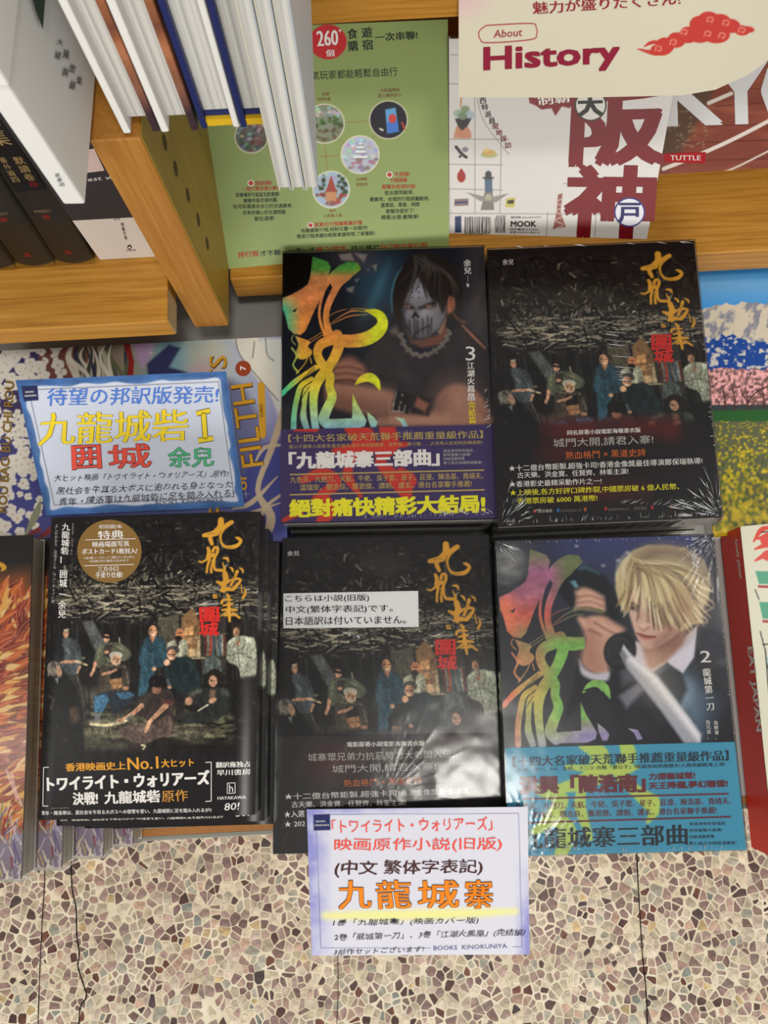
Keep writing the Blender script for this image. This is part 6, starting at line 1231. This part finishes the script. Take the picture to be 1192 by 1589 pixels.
for x, y in ((1022, 76), (1045, 66), (1062, 50), (1102, 30), (1126, 34), (1098, 52), (1150, 44), (1120, 54)): c.stroke([(x - 5, y + 3), (x - 3, y - 4), (x + 4, y - 3), (x + 3, y + 3), (x - 1, y + 2)], .8, (222, 150, 130), .9)
def text3(a):
    T = lambda *k, **w: txt(a, pl3, *k, **w); C_ = (132, 28, 52)
    T('魅力が盛りだくさん!', (828, 22), (1056, 7), 19, (140, 42, 50), .03, wob=.3); T('About', (766, 58.5), (810, 55.5), 12, (150, 52, 60), .015, slant=.15); T('History', (752, 119), (960, 107), 45, C_, .045, slant=.06)
    pts = [(755, 39), (823, 36), (832, 42), (833, 52), (824, 61), (757, 66), (745, 60), (744, 48)]; sp_ = smooth(pts + [pts[0]], 6)
    for p, q in zip(sp_[:-1], sp_[1:]):
        if np.linalg.norm(q - p) > .01: bar(a, pl3, p, q, .8, (170, 70, 76))
pl3.disp = lambda px, py: 0.0035 * np.clip((px - 1040) / 150, 0, 2) ** 2 * 1.0
w = pl3.hit(np.array([712, 1192]), np.array([150, 90])); a = Acc(); c3.emit(a, pl3); text3(a)
b2 = Canvas([(0, 0), (1, 0), (1, 1), (0, 1)], 1.0); b2.nx, b2.ny = c3.nx, c3.ny; b2.X0, b2.Y0, b2.C = c3.X0, c3.Y0, np.tile(np.array([206, 198, 182.]), (len(c3.X0), 1)); b2.emit(a, pl3, -.0004)
o = a.build('shelf_sign', 'print_paper', origin=tuple(w.mean(0))); tag(o, 'cream paper sign with a red cloud and dark red lettering, hanging from the upper shelf', 'sign')

# ---------------------------------------------------------------- books standing on the upper shelf
HZ = 0.2655
def standing(name, label, group, bl, wx, depth, hgt, left_m, right_m, page_m='pages_standing', bt=.003, inset=.005, zb=HZ, yaw=0.0, right_art=None, lift=.004, bevel=.0008):
    p = P(*bl, zb); t = thing(name, label, 'book', (p[0] + wx / 2, p[1] + depth / 2, zb), group); cy_, sy_ = math.cos(yaw), math.sin(yaw)
    ex = np.array([cy_, sy_, 0]); ey = np.array([-sy_, cy_, 0]); ez = np.array([0, 0, 1.0])
    boxobj('cover_board', obox(p, ex * bt, ey * depth, ez * hgt), left_m, t, bevel=bevel); boxobj('cover_board', obox(p + ex * (wx - bt), ex * bt, ey * depth, ez * hgt), right_m, t, bevel=bevel)
    boxobj('page_block', obox(p + ex * bt + ey * inset + ez * lift, ex * (wx - 2 * bt), ey * (depth - inset - .002), ez * (hgt - 2 * lift)), page_m, t)
    boxobj('spine', obox(p + ex * bt + ey * (depth - .002), ex * (wx - 2 * bt), ey * .002, ez * hgt), left_m, t)
    if right_art: right_art(t, p + ex * (wx + .0003), ey, ez)
    return t
mat('brown_art', 0.4, 0.4); mb = MATS['brown_art']; nb = mb.node_tree; nzb = node(nb, 'ShaderNodeTexNoise'); nzb.inputs['Scale'].default_value = 34; nzb.inputs['Detail'].default_value = 3
tcb = node(nb, 'ShaderNodeTexCoord'); spb = node(nb, 'ShaderNodeSeparateXYZ'); nb.links.new(tcb.outputs['Object'], spb.inputs[0]); nb.links.new(tcb.outputs['Object'], nzb.inputs['Vector'])
mr = node(nb, 'ShaderNodeMapRange'); nb.links.new(spb.outputs['Z'], mr.inputs[0]); mr.inputs[1].default_value = .012; mr.inputs[2].default_value = .05; mr.inputs[3].default_value = 0; mr.inputs[4].default_value = 1
mxb = node(nb, 'ShaderNodeMix', data_type='RGBA'); nb.links.new(mr.outputs[0], mxb.inputs[0]); mxb.inputs[6].default_value = (*lin((58, 40, 46)), 1); nb.links.new(ramp(nb, nzb.outputs[0], [(0.36, (96, 56, 44)), (0.5, (150, 92, 62)), (0.66, (196, 130, 92))]), mxb.inputs[7]); nb.links.new(mxb.outputs[2], nb.nodes['Principled BSDF'].inputs['Base Color'])
w_of = lambda x0, x1, y, z: float(P(x1, y, z)[0] - P(x0, y, z)[0])
hd = 'white hardcovers with brown pictured jackets'
standing('hardcover_book', 'white-edged hardcover with brown picture jacket, standing nearest the white boxed book', hd, (192, 208), w_of(192, 249, 208, HZ), .17, .2, 'white_cloth', 'brown_art', bt=.0037, inset=.006)
standing('hardcover_book', 'white-edged hardcover with brown picture jacket, standing just left of the navy hardcovers', hd, (251, 206), w_of(251, 309, 206, HZ), .17, .2, 'white_cloth', 'brown_art', bt=.0037, inset=.006)
nv = 'navy hardcovers with yellow feet'
for bl, x1, lab in (((313, 201), 372, 'navy hardcover with yellow foot, standing just right of the white-edged hardcovers'), ((374, 199), 432, 'navy hardcover with yellow foot, partly hidden behind the thin white books')):
    t = standing('hardcover_book', lab, nv, bl, w_of(bl[0], x1, bl[1], HZ), .16, .2, 'navy_cloth', 'white_cloth', bt=.0030, inset=.004, lift=.008)
    p = P(*bl, HZ); wx = w_of(bl[0], x1, bl[1], HZ)
    boxobj('yellow_foot', obox(p + np.array([.0031, .0012, .0006]), (wx - .0062, 0, 0), (0, .150, 0), (0, 0, .0042)), 'yellow_cloth', t)
    boxobj('headband', obox(p + np.array([.0031, .0032, .005]), (wx - .0062, 0, 0), (0, .146, 0), (0, 0, .0028)), 'navy_cloth', t)
th_ = 'thin white volumes side by side'
for bl, x1, lab in (((433, 296), 453, 'leftmost of the three thin white volumes standing side by side'), ((454, 296), 474, 'middle one of the three thin white volumes standing side by side'), ((475, 296), 495, 'rightmost of the three thin white volumes, beside the green guide')):
    standing('thin_volume', lab, th_, bl, w_of(bl[0], x1 - .6, bl[1], HZ), .20, .2, 'white_thin', 'blue_thin', page_m='pages_standing', bt=.0007, inset=.0008, lift=.0012, bevel=.0002)
# white boxed book with a half jacket
pS = P(99, 318, HZ); wS = w_of(99, 133, 317, HZ)
sl_ = thing('boxed_book', 'white boxed book with small grey lettering, at the upper left', 'book', (pS[0] + wS / 2, pS[1] + .08, HZ)); yw = -.045
ex = np.array([math.cos(yw), math.sin(yw), 0]); ey = np.array([-math.sin(yw), math.cos(yw), 0]); ez = np.array([0, 0, 1.0])
boxobj('slipcase', obox(pS, ex * wS, ey * .16, ez * .2), 'white_board', sl_, bevel=.0012)
boxobj('half_jacket', obox(pS - ex * .0010 - ey * .0010 + ez * .074, ex * (wS + .002), ey * .1616, ez * .125), 'white_cloth', sl_, bevel=.0012)
plsp = Plane(pS - ey * .0002, ey); plsd = Plane(pS + ex * (wS + .0002), ex)
a = Acc(); GR = (96, 98, 102)
for k, ch_ in enumerate('華藝出'): txt(a, plsp, ch_, (86 + 3.4 * k, 275 + 7 * k), (93 + 3.4 * k, 274 + 7 * k), 6, GR, .02)
tag(a.build('spine_lettering', 'print_satin', sl_), kind='stuff'); a = Acc()
for x, y, s, h in ((87, 63, '大', 9), (83, 85, '城', 12), (96, 84, '風', 13), (95, 112, '與', 13), (106, 106, '雲', 12), (106, 132, '錄', 13), (117, 124, '集', 12)): txt(a, plsd, s, (x, y + 6), (x + 9, y + 8), h, GR, .02)
poly(a, plsd, [(38, -30), (68, -30), (65, 8), (62, 46), (52, 20)], (46, 66, 56), .0012)
tag(a.build('side_lettering', 'print_satin', sl_), kind='stuff')
# ---------------------------------------------------------------- books on the left shelf
def spine_book(label, x0, x1, yb, hgt=.21):
    p = P(x0, yb, SZ + .0006); wx = w_of(x0, x1, yb, SZ); t = thing('wrapped_novel', label, 'book', (p[0] + wx / 2, p[1] + .06, SZ + .0006), 'dark shrink-wrapped novels on the left shelf')
    tl = math.radians(8); ex = np.array([1.0, 0, 0]); ez = np.array([0, math.sin(tl), math.cos(tl)]); ey = np.array([0, math.cos(tl), -math.sin(tl)]) * .12
    ey = np.array([0, .13, 0.0])
    n = 8; a = Acc(); prof = []      # rounded spine front
    for k in range(n + 1):
        s = k / n; prof.append(p + ex * wx * s - np.array([0, .0030, 0]) * math.sin(math.pi * s) + np.array([0, .003, 0]))
    prof += [p + ex * wx + ey, p + ey]; prof = np.array(prof); m_ = len(prof); top = prof + ez * hgt
    a.add(np.concatenate([prof, top]), [tuple(range(m_ - 1, -1, -1)), tuple(range(m_, 2 * m_))] + [(i, (i + 1) % m_, m_ + (i + 1) % m_, m_ + i) for i in range(m_)], (44, 38, 30))
    # darker upper part of the spine, red emblem and gold lettering
    nf = np.array([0, -math.cos(tl), math.sin(tl)])
    def on(sx, hz, off=.0003): return p + ex * sx + ez * hz + nf * (off + .0) + np.array([0, .0001, 0])
    a.add([on(.0035, .066), on(wx - .0035, .066), on(wx - .0035, .2), on(.0035, .2)], [(0, 1, 2, 3)], (28, 26, 26))
    def let(s, sx, hz, w_, h_, col, bold=.02):
        v, f = glyphs(s); lo = v.min(0); hi = v.max(0); u = (v - lo) / (hi - lo)
        for k, dx in enumerate((-bold, bold)): a.add(p + ex * (sx + (u[:, :1] - .5 + dx) * w_) + ez * (hz + u[:, 1:] * h_) + nf * (.0007 + k * 2e-5), f, col)
    let('品', wx * .5, .010, .004, .004, (150, 34, 26)); let('PRIEST', wx * .5, .0485, .0105, .0022, (130, 110, 84), .005); let('畫', wx * .5, .0430, .0050, .0036, (140, 36, 28))
    for k, ch_ in enumerate('默讀卷'): let(ch_, wx * .66, .0865 - .0062 * k, .0056, .0054, (150, 126, 84))
    for k, ch_ in enumerate('番外篇四'): let(ch_, wx * .32, .0880 - .0048 * k, .0040, .0040, (150, 126, 84))
    let('印', wx * .66, .0690, .0042, .0040, (140, 30, 24))
    for k, ch_ in enumerate('燈花集'): let(ch_, wx * .5, .125 - .0125 * k, .0110, .0110, (156, 132, 90))
    a.build('cover', 'print_gloss', t)
    ww = Acc(); f0 = obox(p - np.array([.0006, .0012, 0]), ex * (wx + .0012), ey + np.array([0, .002, 0]), ez * (hgt + .002)); ww.add(f0, [BOXF[2], BOXF[3], BOXF[5], BOXF[4]], (255, 255, 255)); ww.build('plastic_wrap', 'clear_film', t)
spine_book('dark wrapped novel nearest the white-footed book on the left shelf', 88, 146, 410)
spine_book('dark wrapped novel, second from the white-footed book on the left shelf', 26, 85, 414)
spine_book('dark wrapped novel cut off by the left border of the view', -36, 23, 419)
# book facing out behind the boxed one
pr = P(155, 403, SZ + .0005); pr2 = P(262, 399, SZ + .0005); wxr = float(ux0 - .0012 - pr[0]); pr[1] = max(pr[1], UY + .001)
t = thing('facing_novel', 'dark and white novel facing out between the wrapped novels and the oak upright', 'book', (pr[0] + wxr / 2, pr[1] + .01, SZ + .0005))
plr = Plane(pr, (0, -1, 0)); a = Acc(); z0 = SZ + .0005; hh = .045
a.add(obox((pr[0], pr[1], z0), (wxr, 0, 0), (0, .0006, 0), (0, 0, hh)), BOXF, (196, 186, 176)); a.add(obox((pr[0], pr[1], z0 + hh), (wxr, 0, 0), (0, .0006, 0), (0, 0, .10)), BOXF, (44, 42, 46))
txt(a, plr, 'priest w', (116, 285), (177, 279), 8, (206, 200, 196)); poly(a, plr, [(118, 235), (146, 230), (162, 264), (128, 268)], (206, 184, 176), .0003); poly(a, plr, [(120, 238), (144, 233), (158, 262), (130, 265)], (196, 172, 164), .0005)
for s, p0, p1 in (('博集天卷', (189, 345), (196, 372)),): vtxt(a, plr, s, p0, p1, 5, (60, 50, 50), 0)
txt(a, plr, '晉江文學', (177, 342), (186, 341), 3.4, (60, 50, 50)); disc(a, plr, (201, 383), 3.5, 3.5, (50, 44, 44), .0003); disc(a, plr, (201, 383), 2, 1.6, (196, 186, 176), .0005); txt(a, plr, '中南天使', (196, 390), (211, 389), 3, (60, 50, 50))
a.build('cover', 'print_satin', t)
boxobj('page_block', obox((pr[0] + .0008, pr[1] + .0008, z0 + .001), (wxr - .0016, 0, 0), (0, .016, 0), (0, 0, .142)), 'pages', t); boxobj('back_cover', obox((pr[0], pr[1] + .017, z0), (wxr, 0, 0), (0, .0006, 0), (0, 0, .145)), 'black_board', t)
